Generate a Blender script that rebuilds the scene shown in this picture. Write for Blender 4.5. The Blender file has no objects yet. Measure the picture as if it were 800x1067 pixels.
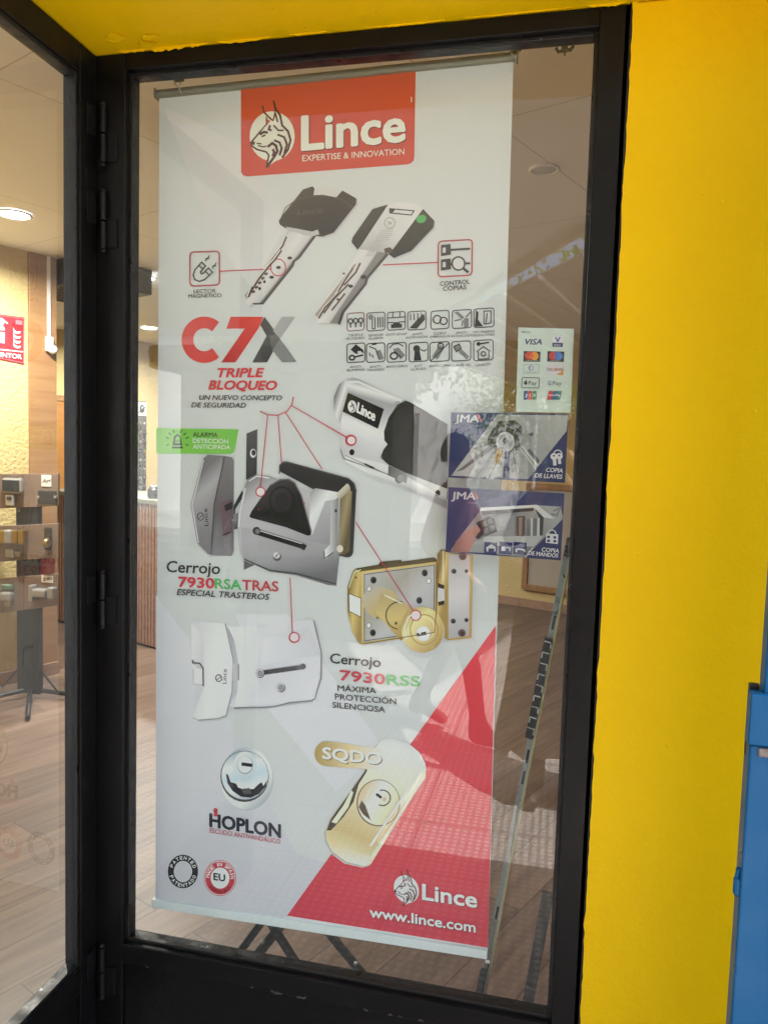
import bpy, bmesh, math, random
from math import sin, cos, pi, radians, sqrt, atan2
from mathutils import Vector, Matrix
from mathutils.geometry import tessellate_polygon
S = bpy.context.scene
C = S.collection
random.seed(7)

# ------------------------------------------------------------------ camera, sky, sun, exposure
CAM = Vector((0.9217, -1.5794, 1.55)); YAW, PIT, ROL, F = .2251, -.0767, .0296, 798.3
FW = Vector((-sin(YAW)*cos(PIT), cos(YAW)*cos(PIT), sin(PIT)))
_rt = Vector((cos(YAW), sin(YAW), 0)); _u0 = _rt.cross(FW)
RT = _rt*cos(ROL)+_u0*sin(ROL); UP = -_rt*sin(ROL)+_u0*cos(ROL)
cd = bpy.data.cameras.new('camera'); cam = bpy.data.objects.new('camera', cd); C.objects.link(cam)
M = Matrix((RT, UP, -FW)).transposed().to_4x4(); M.translation = CAM
cam.matrix_world = M
cd.sensor_fit = 'HORIZONTAL'; cd.sensor_width = 36; cd.lens = 36*F/800
cd.clip_start = .004; cd.clip_end = 500
S.camera = cam

SUN_EL, SUN_AZ = 62, 50          # the sun stands high behind the shop: the front is in its own shade
w = bpy.data.worlds.new('World'); S.world = w; w.use_nodes = True
nt = w.node_tree; bg = nt.nodes['Background']
sky = nt.nodes.new('ShaderNodeTexSky'); sky.sky_type = 'NISHITA'; sky.sun_disc = False
sky.sun_elevation = radians(SUN_EL); sky.sun_rotation = radians(SUN_AZ)
sky.air_density = 1.0; sky.dust_density = 3.5; sky.ozone_density = 1.0
nt.links.new(sky.outputs[0], bg.inputs[0]); bg.inputs[1].default_value = .15
sd = bpy.data.lights.new('sun', 'SUN'); sd.energy = 3.9; sd.angle = radians(.5); sd.color = (1, .965, .92)
so = bpy.data.objects.new('sun', sd); C.objects.link(so)
to_sun = Vector((sin(radians(SUN_AZ))*cos(radians(SUN_EL)), cos(radians(SUN_AZ))*cos(radians(SUN_EL)), sin(radians(SUN_EL))))
so.rotation_euler = to_sun.to_track_quat('Z', 'Y').to_euler(); so.location = (0, 3, 12)
S.view_settings.view_transform = 'Standard'; S.view_settings.look = 'None'
S.view_settings.exposure = 2.52; S.view_settings.gamma = 1
S.render.engine = 'CYCLES'
cy = S.cycles
cy.use_denoising = True; cy.max_bounces = 10; cy.diffuse_bounces = 5; cy.glossy_bounces = 5
cy.transparent_max_bounces = 24; cy.sample_clamp_indirect = 6; cy.caustics_reflective = False; cy.caustics_refractive = False
LAMP_W = 16.0                   # watts of each ceiling downlight

# ------------------------------------------------------------------ pixels of the photograph -> points on real planes
def ray(px, py): return FW+RT*((px-400)/F)+UP*((533.5-py)/F)
def onY(px, py, y): d = ray(px, py); return CAM+d*((y-CAM.y)/d.y)
def onZ(px, py, z): d = ray(px, py); return CAM+d*((z-CAM.z)/d.z)
CA, SA = cos(radians(24)), sin(radians(24))
TUV = Matrix.Rotation(radians(-24), 4, 'Z')     # the room stands 24 degrees askew to its front
def UV(u, v, z=0): return Vector((u*CA+v*SA, -u*SA+v*CA, z))
def toUV(p): return Vector((p.x*CA-p.y*SA, p.x*SA+p.y*CA, p.z))
def onU(px, py, u):
    d = toUV(ray(px, py)); c = toUV(CAM); return UV(*(c+d*((u-c.x)/d.x)))
def onV(px, py, v):
    d = toUV(ray(px, py)); c = toUV(CAM); return UV(*(c+d*((v-c.y)/d.y)))

# ------------------------------------------------------------------ materials
def lin(c):
    c = c/255; return c/12.92 if c <= .04045 else ((c+.055)/1.055)**2.4
def srgb(r, g, b): return (lin(r), lin(g), lin(b), 1)
def mat(name, base, rough=.5, metal=0, bump=None, var=None, spec=.5, coat=0, rvar=None):
    """bump=(scale, distance, strength); var=(scale, amount, colour2); rvar=(scale, lo, hi)"""
    m = bpy.data.materials.new(name); m.use_nodes = True; t = m.node_tree; b = t.nodes['Principled BSDF']
    b.inputs['Base Color'].default_value = (*base[:3], 1); b.inputs['Roughness'].default_value = rough
    b.inputs['Metallic'].default_value = metal; b.inputs['Specular IOR Level'].default_value = spec
    b.inputs['Coat Weight'].default_value = coat
    tc = t.nodes.new('ShaderNodeTexCoord')
    def noise(scale, detail=5):
        n = t.nodes.new('ShaderNodeTexNoise'); n.inputs['Scale'].default_value = scale; n.inputs['Detail'].default_value = detail
        t.links.new(tc.outputs['Object'], n.inputs['Vector']); return n
    if var:
        n = noise(var[0]); r = t.nodes.new('ShaderNodeValToRGB'); r.color_ramp.elements[0].position = .35; r.color_ramp.elements[1].position = .68
        t.links.new(n.outputs[0], r.inputs[0])
        r.color_ramp.elements[0].color = (*base[:3], 1)
        r.color_ramp.elements[1].color = tuple(base[i]*(1-var[1])+var[2][i]*var[1] for i in range(3))+(1,)
        t.links.new(r.outputs[0], b.inputs['Base Color'])
    if rvar:
        n = noise(rvar[0]); mr = t.nodes.new('ShaderNodeMapRange'); mr.inputs[1].default_value = .3; mr.inputs[2].default_value = .7
        mr.inputs[3].default_value = rvar[1]; mr.inputs[4].default_value = rvar[2]
        t.links.new(n.outputs[0], mr.inputs[0]); t.links.new(mr.outputs[0], b.inputs['Roughness'])
    if bump:
        n = noise(bump[0], 6); bp = t.nodes.new('ShaderNodeBump'); bp.inputs['Distance'].default_value = bump[1]; bp.inputs['Strength'].default_value = bump[2]
        t.links.new(n.outputs[0], bp.inputs['Height']); t.links.new(bp.outputs[0], b.inputs['Normal'])
    return m
def N(m, kind, **kw):
    n = m.node_tree.nodes.new(kind)
    for k, v in kw.items():
        if k.startswith('i_'):
            key = k[2:]; n.inputs[int(key) if key.isdigit() else key.replace('_', ' ')].default_value = v
        else: setattr(n, k, v)
    return n
def L(m, a, b): m.node_tree.links.new(a, b)
def bsdf(m): return m.node_tree.nodes['Principled BSDF']

def chips(m, colour, scale, thr):
    """scattered small chips and scuffs of another colour"""
    b = bsdf(m); tc = N(m, 'ShaderNodeTexCoord'); n = N(m, 'ShaderNodeTexNoise', i_Scale=scale, i_Detail=8.0, i_Roughness=.7)
    L(m, tc.outputs['Object'], n.inputs['Vector'])
    r = N(m, 'ShaderNodeMapRange', i_1=thr, i_2=thr+.03); L(m, n.outputs[0], r.inputs[0])
    mx = N(m, 'ShaderNodeMix', data_type='RGBA')
    src = b.inputs['Base Color'].links[0].from_socket if b.inputs['Base Color'].links else None
    if src: L(m, src, mx.inputs[6])
    else: mx.inputs[6].default_value = b.inputs['Base Color'].default_value
    mx.inputs[7].default_value = (*colour, 1); L(m, r.outputs[0], mx.inputs[0]); L(m, mx.outputs[2], b.inputs['Base Color'])

black = mat('black_gloss_paint', (.004, .0036, .0034), .34, bump=(38, .004, .25), var=(9, .6, (.0065, .006, .0055)), rvar=(14, .28, .5), spec=.22)
chips(black, (.045, .04, .036), 26, .735)
bead_m = mat('black_bead_paint', (.006, .0054, .005), .4, bump=(90, .004, .4), rvar=(25, .25, .6))
chips(bead_m, (.14, .12, .10), 40, .66)
hinge_m = mat('hinge_paint', (.0055, .0052, .005), .5, spec=.22, bump=(120, .003, .4))
yellow = mat('yellow_paint', (.85, .54, .001), .5, bump=(95, .006, .42), var=(1.7, .7, (.79, .485, .001)), spec=.3)
# the plaster: fine orange peel, trowel waves and a scatter of small pits and nibs
def plaster(m):
    b = bsdf(m); tc = N(m, 'ShaderNodeTexCoord')
    n1 = N(m, 'ShaderNodeTexNoise', i_Scale=140.0, i_Detail=4.0); n2 = N(m, 'ShaderNodeTexNoise', i_Scale=7.0, i_Detail=3.0)
    v = N(m, 'ShaderNodeTexVoronoi', i_Scale=26.0)
    for n in (n1, n2, v): L(m, tc.outputs['Object'], n.inputs['Vector'])
    mr = N(m, 'ShaderNodeMapRange', i_1=.0, i_2=.10, i_3=1.0, i_4=0.0); L(m, v.outputs['Distance'], mr.inputs[0])
    cn = N(m, 'ShaderNodeMath', operation='GREATER_THAN'); cn.inputs[1].default_value = .78
    sp = N(m, 'ShaderNodeSeparateColor'); L(m, v.outputs['Color'], sp.inputs[0]); L(m, sp.outputs[0], cn.inputs[0])
    nib = N(m, 'ShaderNodeMath', operation='MULTIPLY'); L(m, mr.outputs[0], nib.inputs[0]); L(m, cn.outputs[0], nib.inputs[1])
    a = N(m, 'ShaderNodeMath', operation='MULTIPLY_ADD'); a.inputs[1].default_value = .22
    L(m, n1.outputs[0], a.inputs[0]); L(m, n2.outputs[0], a.inputs[2])
    a2 = N(m, 'ShaderNodeMath', operation='MULTIPLY_ADD'); a2.inputs[1].default_value = .55
    L(m, nib.outputs[0], a2.inputs[0]); L(m, a.outputs[0], a2.inputs[2])
    bp = N(m, 'ShaderNodeBump', i_Strength=.55, i_Distance=.006); L(m, a2.outputs[0], bp.inputs['Height']); L(m, bp.outputs[0], b.inputs['Normal'])
plaster(yellow); chips(yellow, (.25, .14, .01), 60, .755); bsdf(yellow).inputs['Specular IOR Level'].default_value = .12
blue_m = mat('blue_gloss_paint', (.001, .085, .215), .42, bump=(30, .002, .3), var=(5, .5, (.002, .095, .225)), rvar=(12, .25, .45))
bsdf(blue_m).inputs['Specular IOR Level'].default_value = .2; chips(blue_m, (.3, .3, .3), 30, .74)
cream = mat('cream_stucco', (.60, .47, .215), .8, bump=(45, .02, .55), var=(5, .4, (.55, .43, .19)))
ceil_m = mat('ceiling_board', (.88, .865, .88), .6, var=(1.2, .5, (.85, .835, .85)))
def seams(m):
    b = bsdf(m); tc = N(m, 'ShaderNodeTexCoord'); sp = N(m, 'ShaderNodeSeparateXYZ'); L(m, tc.outputs['Object'], sp.inputs[0])
    outs = []
    for k, off in ((0, -.05), (1, -.22)):
        a = N(m, 'ShaderNodeMath', operation='ADD'); a.inputs[1].default_value = off+12; L(m, sp.outputs[k], a.inputs[0])
        p = N(m, 'ShaderNodeMath', operation='MODULO'); p.inputs[1].default_value = 1.2; L(m, a.outputs[0], p.inputs[0])
        l = N(m, 'ShaderNodeMath', operation='LESS_THAN'); l.inputs[1].default_value = .005; L(m, p.outputs[0], l.inputs[0]); outs.append(l.outputs[0])
    mx = N(m, 'ShaderNodeMath', operation='MAXIMUM'); L(m, outs[0], mx.inputs[0]); L(m, outs[1], mx.inputs[1])
    c = N(m, 'ShaderNodeMix', data_type='RGBA'); L(m, mx.outputs[0], c.inputs[0])
    L(m, b.inputs['Base Color'].links[0].from_socket, c.inputs[6]); c.inputs[7].default_value = (.55, .51, .50, 1); L(m, c.outputs[2], b.inputs['Base Color'])
seams(ceil_m)

def wood(name, c1, c2, dark, plank=(1.25, .19), rough=.4, grain=1.0, gap=.0018):
    """laminate planks running along local Y"""
    m = bpy.data.materials.new(name); m.use_nodes = True; b = bsdf(m)
    tc = N(m, 'ShaderNodeTexCoord'); rot = N(m, 'ShaderNodeMapping'); rot.inputs['Rotation'].default_value = (0, 0, pi/2)
    L(m, tc.outputs['Object'], rot.inputs[0])
    br = N(m, 'ShaderNodeTexBrick', i_Scale=1.0, i_Mortar_Size=gap, i_Brick_Width=plank[0], i_Row_Height=plank[1])
    br.offset = .37; br.inputs['Color1'].default_value = (0, 0, 0, 1); br.inputs['Color2'].default_value = (1, 1, 1, 1); br.inputs['Mortar'].default_value = (.5, .5, .5, 1)
    L(m, rot.outputs[0], br.inputs['Vector'])
    st = N(m, 'ShaderNodeMapping'); st.inputs['Scale'].default_value = (22*grain, 1.6*grain, 22*grain); L(m, tc.outputs['Object'], st.inputs[0])
    jit = N(m, 'ShaderNodeVectorMath', operation='SCALE'); jit.inputs[3].default_value = 17.0; L(m, br.outputs['Color'], jit.inputs[0])
    ad = N(m, 'ShaderNodeVectorMath', operation='ADD'); L(m, st.outputs[0], ad.inputs[0]); L(m, jit.outputs[0], ad.inputs[1])
    n = N(m, 'ShaderNodeTexNoise', i_Scale=1.0, i_Detail=6.0, i_Roughness=.62, i_Distortion=.6); L(m, ad.outputs[0], n.inputs['Vector'])
    cr = N(m, 'ShaderNodeValToRGB'); L(m, n.outputs[0], cr.inputs[0]); e = cr.color_ramp.elements
    e[0].position = .30; e[0].color = (*dark, 1); e[1].position = .72; e[1].color = (*c2, 1); x = e.new(.48); x.color = (*c1, 1)
    tone = N(m, 'ShaderNodeMix', data_type='RGBA', blend_type='MULTIPLY'); tone.inputs[0].default_value = 1
    mr = N(m, 'ShaderNodeMapRange', i_3=.82, i_4=1.12); sp = N(m, 'ShaderNodeSeparateColor'); L(m, br.outputs['Color'], sp.inputs[0]); L(m, sp.outputs[0], mr.inputs[0])
    cb = N(m, 'ShaderNodeCombineColor'); [L(m, mr.outputs[0], cb.inputs[i]) for i in range(3)]
    L(m, cr.outputs[0], tone.inputs[6]); L(m, cb.outputs[0], tone.inputs[7])
    g = N(m, 'ShaderNodeMix', data_type='RGBA'); L(m, br.outputs['Fac'], g.inputs[0]); L(m, tone.outputs[2], g.inputs[6]); g.inputs[7].default_value = (*[d*.35 for d in dark], 1)
    L(m, g.outputs[2], b.inputs['Base Color']); b.inputs['Roughness'].default_value = rough
    bp = N(m, 'ShaderNodeBump', i_Strength=.12, i_Distance=.002); L(m, n.outputs[0], bp.inputs['Height']); L(m, bp.outputs[0], b.inputs['Normal'])
    return m
floor_m = wood('laminate_floor', (.155, .102, .073), (.215, .147, .11), (.09, .056, .039), rough=.38)
orange_wood = wood('orange_wood', (.42, .19, .05), (.5, .25, .075), (.33, .14, .035), plank=(9, 9), grain=.8)
brown_wood = wood('brown_veneer', (.37, .20, .085), (.43, .25, .11), (.30, .15, .06), plank=(9, 9), grain=.8)
slat_wood = wood('slat_wood', (.36, .21, .15), (.43, .26, .19), (.28, .15, .1), plank=(9, 9))
dark_m = mat('dark_backing', (.02, .016, .014), .7)
dkmetal = mat('black_metal', (.02, .02, .021), .4, metal=.2, bump=(60, .002, .3))
greymetal = mat('grey_green_rod', (.22, .225, .19), .35, metal=.5)
alu = mat('satin_white_rail', (.80, .86, .85), .4, bump=(20, .001, .1))
chrome = mat('worn_steel', (.50, .52, .50), .25, metal=1, bump=(140, .002, .4), rvar=(30, .15, .5))
brass = mat('brass', (.46, .36, .19), .3, metal=1)
white_pl = mat('white_plastic', (.75, .74, .72), .4)
navy = mat('navy_vinyl', (.009, .018, .10), .4)
sheet_m = mat('white_pvc_sheet', (.735, .755, .76), .45, bump=(2.6, .02, .25), spec=.3)
steel_foot = dkmetal

def ink(name, rough=.45):
    m = bpy.data.materials.new(name); m.use_nodes = True; b = bsdf(m)
    a = N(m, 'ShaderNodeAttribute', attribute_name='Col'); L(m, a.outputs['Color'], b.inputs['Base Color'])
    b.inputs['Roughness'].default_value = rough; b.inputs['Specular IOR Level'].default_value = .3
    return m
ink_m = ink('printed_ink'); gloss_ink = ink('gloss_vinyl_ink', .3)

def glass(name, f0, dust):
    m = bpy.data.materials.new(name); m.use_nodes = True; t = m.node_tree; t.nodes.remove(bsdf(m))
    out = t.nodes['Material Output']
    tr = N(m, 'ShaderNodeBsdfTransparent'); tr.inputs[0].default_value = (.965, .985, .97, 1)
    gl = N(m, 'ShaderNodeBsdfGlossy', i_Roughness=.0)
    lw = N(m, 'ShaderNodeLayerWeight', i_Blend=.5)
    p = N(m, 'ShaderNodeMath', operation='POWER'); L(m, lw.outputs['Facing'], p.inputs[0]); p.inputs[1].default_value = 5.0
    fz = N(m, 'ShaderNodeMath', operation='MULTIPLY_ADD'); L(m, p.outputs[0], fz.inputs[0]); fz.inputs[1].default_value = 1-f0; fz.inputs[2].default_value = f0
    geo = N(m, 'ShaderNodeNewGeometry'); inv = N(m, 'ShaderNodeMath', operation='SUBTRACT'); inv.inputs[0].default_value = 1; L(m, geo.outputs['Backfacing'], inv.inputs[1])
    ff = N(m, 'ShaderNodeMath', operation='MULTIPLY'); L(m, fz.outputs[0], ff.inputs[0]); L(m, inv.outputs[0], ff.inputs[1])
    mix = N(m, 'ShaderNodeMixShader'); L(m, ff.outputs[0], mix.inputs[0]); L(m, tr.outputs[0], mix.inputs[1]); L(m, gl.outputs[0], mix.inputs[2])
    # specks and a thin film of dust on the pane
    tc = N(m, 'ShaderNodeTexCoord'); v = N(m, 'ShaderNodeTexVoronoi', i_Scale=34.0); L(m, tc.outputs['Object'], v.inputs['Vector'])
    r = N(m, 'ShaderNodeMapRange', i_1=.02, i_2=.075, i_3=1.0, i_4=0.0); L(m, v.outputs['Distance'], r.inputs[0])
    sp = N(m, 'ShaderNodeSeparateColor'); L(m, v.outputs['Color'], sp.inputs[0])
    g = N(m, 'ShaderNodeMath', operation='GREATER_THAN'); L(m, sp.outputs[1], g.inputs[0]); g.inputs[1].default_value = .88
    q = N(m, 'ShaderNodeMath', operation='MULTIPLY'); L(m, r.outputs[0], q.inputs[0]); L(m, g.outputs[0], q.inputs[1])
    n = N(m, 'ShaderNodeTexNoise', i_Scale=3.0, i_Detail=7.0, i_Roughness=.7); L(m, tc.outputs['Object'], n.inputs['Vector'])
    rr = N(m, 'ShaderNodeMapRange', i_1=.35, i_2=.75, i_3=dust*.4, i_4=dust*1.6); L(m, n.outputs[0], rr.inputs[0])
    s = N(m, 'ShaderNodeMath', operation='MULTIPLY_ADD'); L(m, q.outputs[0], s.inputs[0]); s.inputs[1].default_value = .16; L(m, rr.outputs[0], s.inputs[2])
    s2 = N(m, 'ShaderNodeMath', operation='MULTIPLY'); L(m, s.outputs[0], s2.inputs[0]); L(m, inv.outputs[0], s2.inputs[1])
    df = N(m, 'ShaderNodeBsdfDiffuse'); df.inputs[0].default_value = (.75, .75, .73, 1)
    mx2 = N(m, 'ShaderNodeMixShader'); L(m, s2.outputs[0], mx2.inputs[0]); L(m, mix.outputs[0], mx2.inputs[1]); L(m, df.outputs[0], mx2.inputs[2])
    L(m, mx2.outputs[0], out.inputs['Surface'])
    return m
glass_m = glass('window_glass', .085, .018)

def emit(name, col, s):
    m = bpy.data.materials.new(name); m.use_nodes = True; b = bsdf(m)
    b.inputs['Base Color'].default_value = (.8, .8, .8, 1); b.inputs['Emission Color'].default_value = (*col, 1); b.inputs['Emission Strength'].default_value = s
    return m

# ------------------------------------------------------------------ object helpers (shapes are given in world coordinates)
WM = {}
def wm(o): return WM.get(o.name, Matrix.Identity(4))
def thing(name, label, cat, loc=(0, 0, 0), rotz=0, group=None):
    o = bpy.data.objects.new(name, None); C.objects.link(o); o.location = loc; o.rotation_euler = (0, 0, rotz); o.empty_display_size = .1
    WM[o.name] = Matrix.Translation(loc) @ Matrix.Rotation(rotz, 4, 'Z')
    return tag(o, label, cat, group)
def tag(o, label, cat, group=None, kind=None):
    if label: o['label'] = label
    if cat: o['category'] = cat
    if group: o['group'] = group
    if kind: o['kind'] = kind
    return o
def struct(o): o['kind'] = 'structure'; return o

class MB:
    def __init__(self, T=None): self.bm = bmesh.new(); self.T = T
    def _add(self, verts, faces, smooth=False):
        vs = [self.bm.verts.new((self.T @ Vector(v)) if self.T else Vector(v)) for v in verts]
        out = []
        for f in faces:
            try:
                fc = self.bm.faces.new([vs[i] for i in f]); fc.smooth = smooth; out.append(fc)
            except ValueError: pass
        return vs, out
    def box(self, x0, x1, y0, y1, z0, z1, bev=0):
        v = [(x, y, z) for x in (x0, x1) for y in (y0, y1) for z in (z0, z1)]
        f = [(0, 1, 3, 2), (4, 6, 7, 5), (0, 4, 5, 1), (2, 3, 7, 6), (0, 2, 6, 4), (1, 5, 7, 3)]
        vs, fs = self._add(v, f)
        if bev:
            es = {e for q in fs for e in q.edges}
            bmesh.ops.bevel(self.bm, geom=list(es), offset=bev, segments=2, affect='EDGES', profile=.5)
        return self
    def prism(self, pts, d, bev=0):
        """pts: loop of 3-D points, d: extrusion vector"""
        n = len(pts); d = Vector(d); P = [Vector(p) for p in pts]
        vs, fs = self._add(P+[p+d for p in P], [tuple(range(n)), tuple(range(2*n-1, n-1, -1))]+[(i, i+n, (i+1) % n+n, (i+1) % n) for i in range(n)])
        if bev:
            es = {e for q in fs for e in q.edges}
            bmesh.ops.bevel(self.bm, geom=list(es), offset=bev, segments=2, affect='EDGES', profile=.5)
        return self
    def tube(self, pts, r, seg=10, r1=None):
        P = [Vector(p) for p in pts]; n = len(P); vs = []; fs = []
        for i, p in enumerate(P):
            d = (P[min(i+1, n-1)]-P[max(i-1, 0)]).normalized(); a = d.orthogonal().normalized() if i == 0 else (a-d*a.dot(d)).normalized()
            b = d.cross(a); rr = r if r1 is None else r+(r1-r)*i/(n-1)
            vs += [p+(a*cos(2*pi*k/seg)+b*sin(2*pi*k/seg))*rr for k in range(seg)]
        for i in range(n-1):
            fs += [(i*seg+k, i*seg+(k+1) % seg, (i+1)*seg+(k+1) % seg, (i+1)*seg+k) for k in range(seg)]
        self._add(vs, fs, True); self._add(vs[:seg], [tuple(range(seg-1, -1, -1))]); self._add(vs[-seg:], [tuple(range(seg))]); return self
    def bar(self, a, b, w, t, side):
        """flat bar from a to b, w wide along side, t thick"""
        a, b = Vector(a), Vector(b); d = (b-a).normalized(); s = Vector(side); s = (s-d*s.dot(d)).normalized(); n = d.cross(s)
        q = [a+s*(sx*w/2)+n*(sn*t/2) for sx, sn in ((-1, -1), (1, -1), (1, 1), (-1, 1))]
        return self.prism(q, b-a, min(w, t)*.12)
    def lathe(self, prof, centre, axis, seg=28):
        """prof: (r, h) pairs along axis"""
        ax = Vector(axis).normalized(); a = ax.orthogonal().normalized(); b = ax.cross(a); c = Vector(centre); vs = []; fs = []; n = len(prof)
        for r, h in prof: vs += [c+ax*h+(a*cos(2*pi*k/seg)+b*sin(2*pi*k/seg))*max(r, 1e-5) for k in range(seg)]
        for i in range(n-1): fs += [(i*seg+k, i*seg+(k+1) % seg, (i+1)*seg+(k+1) % seg, (i+1)*seg+k) for k in range(seg)]
        self._add(vs, fs, True); return self
    def quad(self, *p): self._add(p, [tuple(range(len(p)))]); return self
    def build(self, name, m, parent=None, smooth=False, loc=(0, 0, 0), rotz=0, fix=True):
        me = bpy.data.meshes.new(name)
        base = wm(parent) if parent else Matrix.Translation(loc) @ Matrix.Rotation(rotz, 4, 'Z')
        if fix and len(self.bm.faces) > 1: bmesh.ops.recalc_face_normals(self.bm, faces=self.bm.faces[:])
        self.bm.transform(base.inverted()); self.bm.to_mesh(me); self.bm.free(); me.materials.append(m)
        if smooth:
            for p in me.polygons: p.use_smooth = True
        o = bpy.data.objects.new(name, me); C.objects.link(o)
        if parent: o.parent = parent
        else: o.location = loc; o.rotation_euler = (0, 0, rotz)
        WM[o.name] = base
        return o
def B(*a, T=None, bev=0): return MB(T).box(*a, bev=bev)

# ------------------------------------------------------------------ printing: flat coloured shapes laid on a real plane
def clip(poly, a, b, c, keep_ge):
    out = []; n = len(poly)
    def g(p): return a*p[0]+b*p[1]-c
    for i in range(n):
        p, q = poly[i], poly[(i+1) % n]; gp, gq = g(p), g(q)
        if not keep_ge: gp, gq = -gp, -gq
        if gp >= 0: out.append(p)
        if gp*gq < 0:
            t = gp/(gp-gq); out.append((p[0]+(q[0]-p[0])*t, p[1]+(q[1]-p[1])*t))
    return out
WREF = (205, 207, 203)
_txt = {}
def text_mesh(s, bold, shear):
    key = (s, bold, shear)
    if key not in _txt:
        cu = bpy.data.curves.new('lettering', 'FONT'); cu.body = s; cu.offset = bold; cu.shear = shear; cu.resolution_u = 3
        ob = bpy.data.objects.new('lettering', cu); C.objects.link(ob)
        me = ob.evaluated_get(bpy.context.evaluated_depsgraph_get()).to_mesh()
        vs = [(v.co.x, v.co.y) for v in me.vertices]; fs = [tuple(p.vertices) for p in me.polygons]
        C.objects.unlink(ob); bpy.data.objects.remove(ob); bpy.data.curves.remove(cu)
        _txt[key] = (vs, fs)
    return _txt[key]
class Ink:
    """shapes in photo pixels, unprojected by `on` (px, py, lift) onto the plane they are printed on"""
    def __init__(self, on, white=WREF, albedo=.85, base=0): self.on = on; self.v = []; self.f = []; self.c = []; self.k = base; self.con = 1; self.white = white; self.alb = albedo; self.xf = None
    def col(self, c):
        m = sum(c)/3
        if self.con != 1: c = tuple(x+(m-150)*(self.con-1)-(x-m)*.18 if m < 225 else x for x in c); m = sum(c)/3
        if max(c)-min(c) < 16: c = tuple(m+(x-m)*.3 for x in c)
        return tuple(min(.9, lin(max(c[i], 0))/lin(self.white[i])*self.alb) for i in range(3))
    def _p(self, p):
        if self.xf: p = self.xf(*p)
        return self.on(p[0], p[1], self.k)
    def src(self, x0, y0, s): self.xf = lambda X, Y: (x0+X/s, y0+Y/s); return self
    def px(self): self.xf = None; return self
    def raw(self, pts, faces, cols):
        b = len(self.v); self.v += [self._p(p) for p in pts]
        for f in faces: self.f.append(tuple(b+i for i in f)); self.c += [cols[i] for i in f]
    def poly(self, pts, c, step=True):
        if len(pts) < 3: return self
        tri = tessellate_polygon([[Vector((p[0], p[1], 0)) for p in pts]]); cc = self.col(c)
        self.raw(pts, tri, [cc]*len(pts))
        if step: self.k += 1
        return self
    def grad(self, pts, stops, a, b):
        """stops: (t, colour) with t from 0 at point a to 1 at point b"""
        dx, dy = b[0]-a[0], b[1]-a[1]; q = dx*dx+dy*dy
        tt = lambda p: ((p[0]-a[0])*dx+(p[1]-a[1])*dy)/q
        st = [(-99, stops[0][1])]+list(stops)+[(99, stops[-1][1])]
        for (t0, c0), (t1, c1) in zip(st, st[1:]):
            if t1-t0 < 1e-6: continue
            pl = clip(pts, dx, dy, t0*q+a[0]*dx+a[1]*dy, True)
            if len(pl) < 3: continue
            pl = clip(pl, dx, dy, t1*q+a[0]*dx+a[1]*dy, False)
            if len(pl) < 3: continue
            c0, c1 = self.col(c0), self.col(c1); cols = []
            for p in pl:
                k = min(1, max(0, (tt(p)-t0)/(t1-t0))); cols.append(tuple(c0[i]+(c1[i]-c0[i])*k for i in range(3)))
            self.raw(pl, tessellate_polygon([[Vector((p[0], p[1], 0)) for p in pl]]), cols)
        self.k += 1; return self
    def stroke(self, pts, wd, c, closed=False):
        n = len(pts); P = [Vector((p[0], p[1])) for p in pts]; lft = []; rgt = []
        for i in range(n):
            a = P[i-1] if (i > 0 or closed) else P[i]; b = P[(i+1) % n] if (i < n-1 or closed) else P[i]
            d1 = (P[i]-a); d2 = (b-P[i]); d1 = d1.normalized() if d1.length > 1e-9 else d2.normalized(); d2 = d2.normalized() if d2.length > 1e-9 else d1
            t = (d1+d2); t = t.normalized() if t.length > 1e-6 else d1
            nn = Vector((-t.y, t.x)); k = 1/max(.4, nn.dot(Vector((-d1.y, d1.x))))
            lft.append(P[i]+nn*wd/2*k); rgt.append(P[i]-nn*wd/2*k)
        cc = self.col(c); fs = []
        for i in range(n if closed else n-1):
            j = (i+1) % n; fs.append((i, j, n+j, n+i))
        self.raw([tuple(p) for p in lft+rgt], fs, [cc]*(2*n)); self.k += 1; return self
    def ell(self, cx, cy, rx, ry, rot=0, n=28):
        return [(cx+rx*cos(2*pi*i/n)*cos(rot)-ry*sin(2*pi*i/n)*sin(rot), cy+rx*cos(2*pi*i/n)*sin(rot)+ry*sin(2*pi*i/n)*cos(rot)) for i in range(n)]
    def disc(self, cx, cy, rx, ry, c, rot=0): return self.poly(self.ell(cx, cy, rx, ry, rot), c)
    def ring(self, cx, cy, rx, ry, wd, c, rot=0): return self.stroke(self.ell(cx, cy, rx, ry, rot), wd, c, True)
    def rquad(self, q, r):
        """rounded quad: corner points in order"""
        out = []; Q = [Vector(p) for p in q]
        for i in range(4):
            p, a, b = Q[i], Q[i-1], Q[(i+1) % 4]; da = (a-p).normalized()*r; db = (b-p).normalized()*r
            for t in (0, .25, .5, .75, 1): out.append(tuple((p+da)*(1-t)**2+p*2*t*(1-t)+(p+db)*t*t))
        return out
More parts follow.
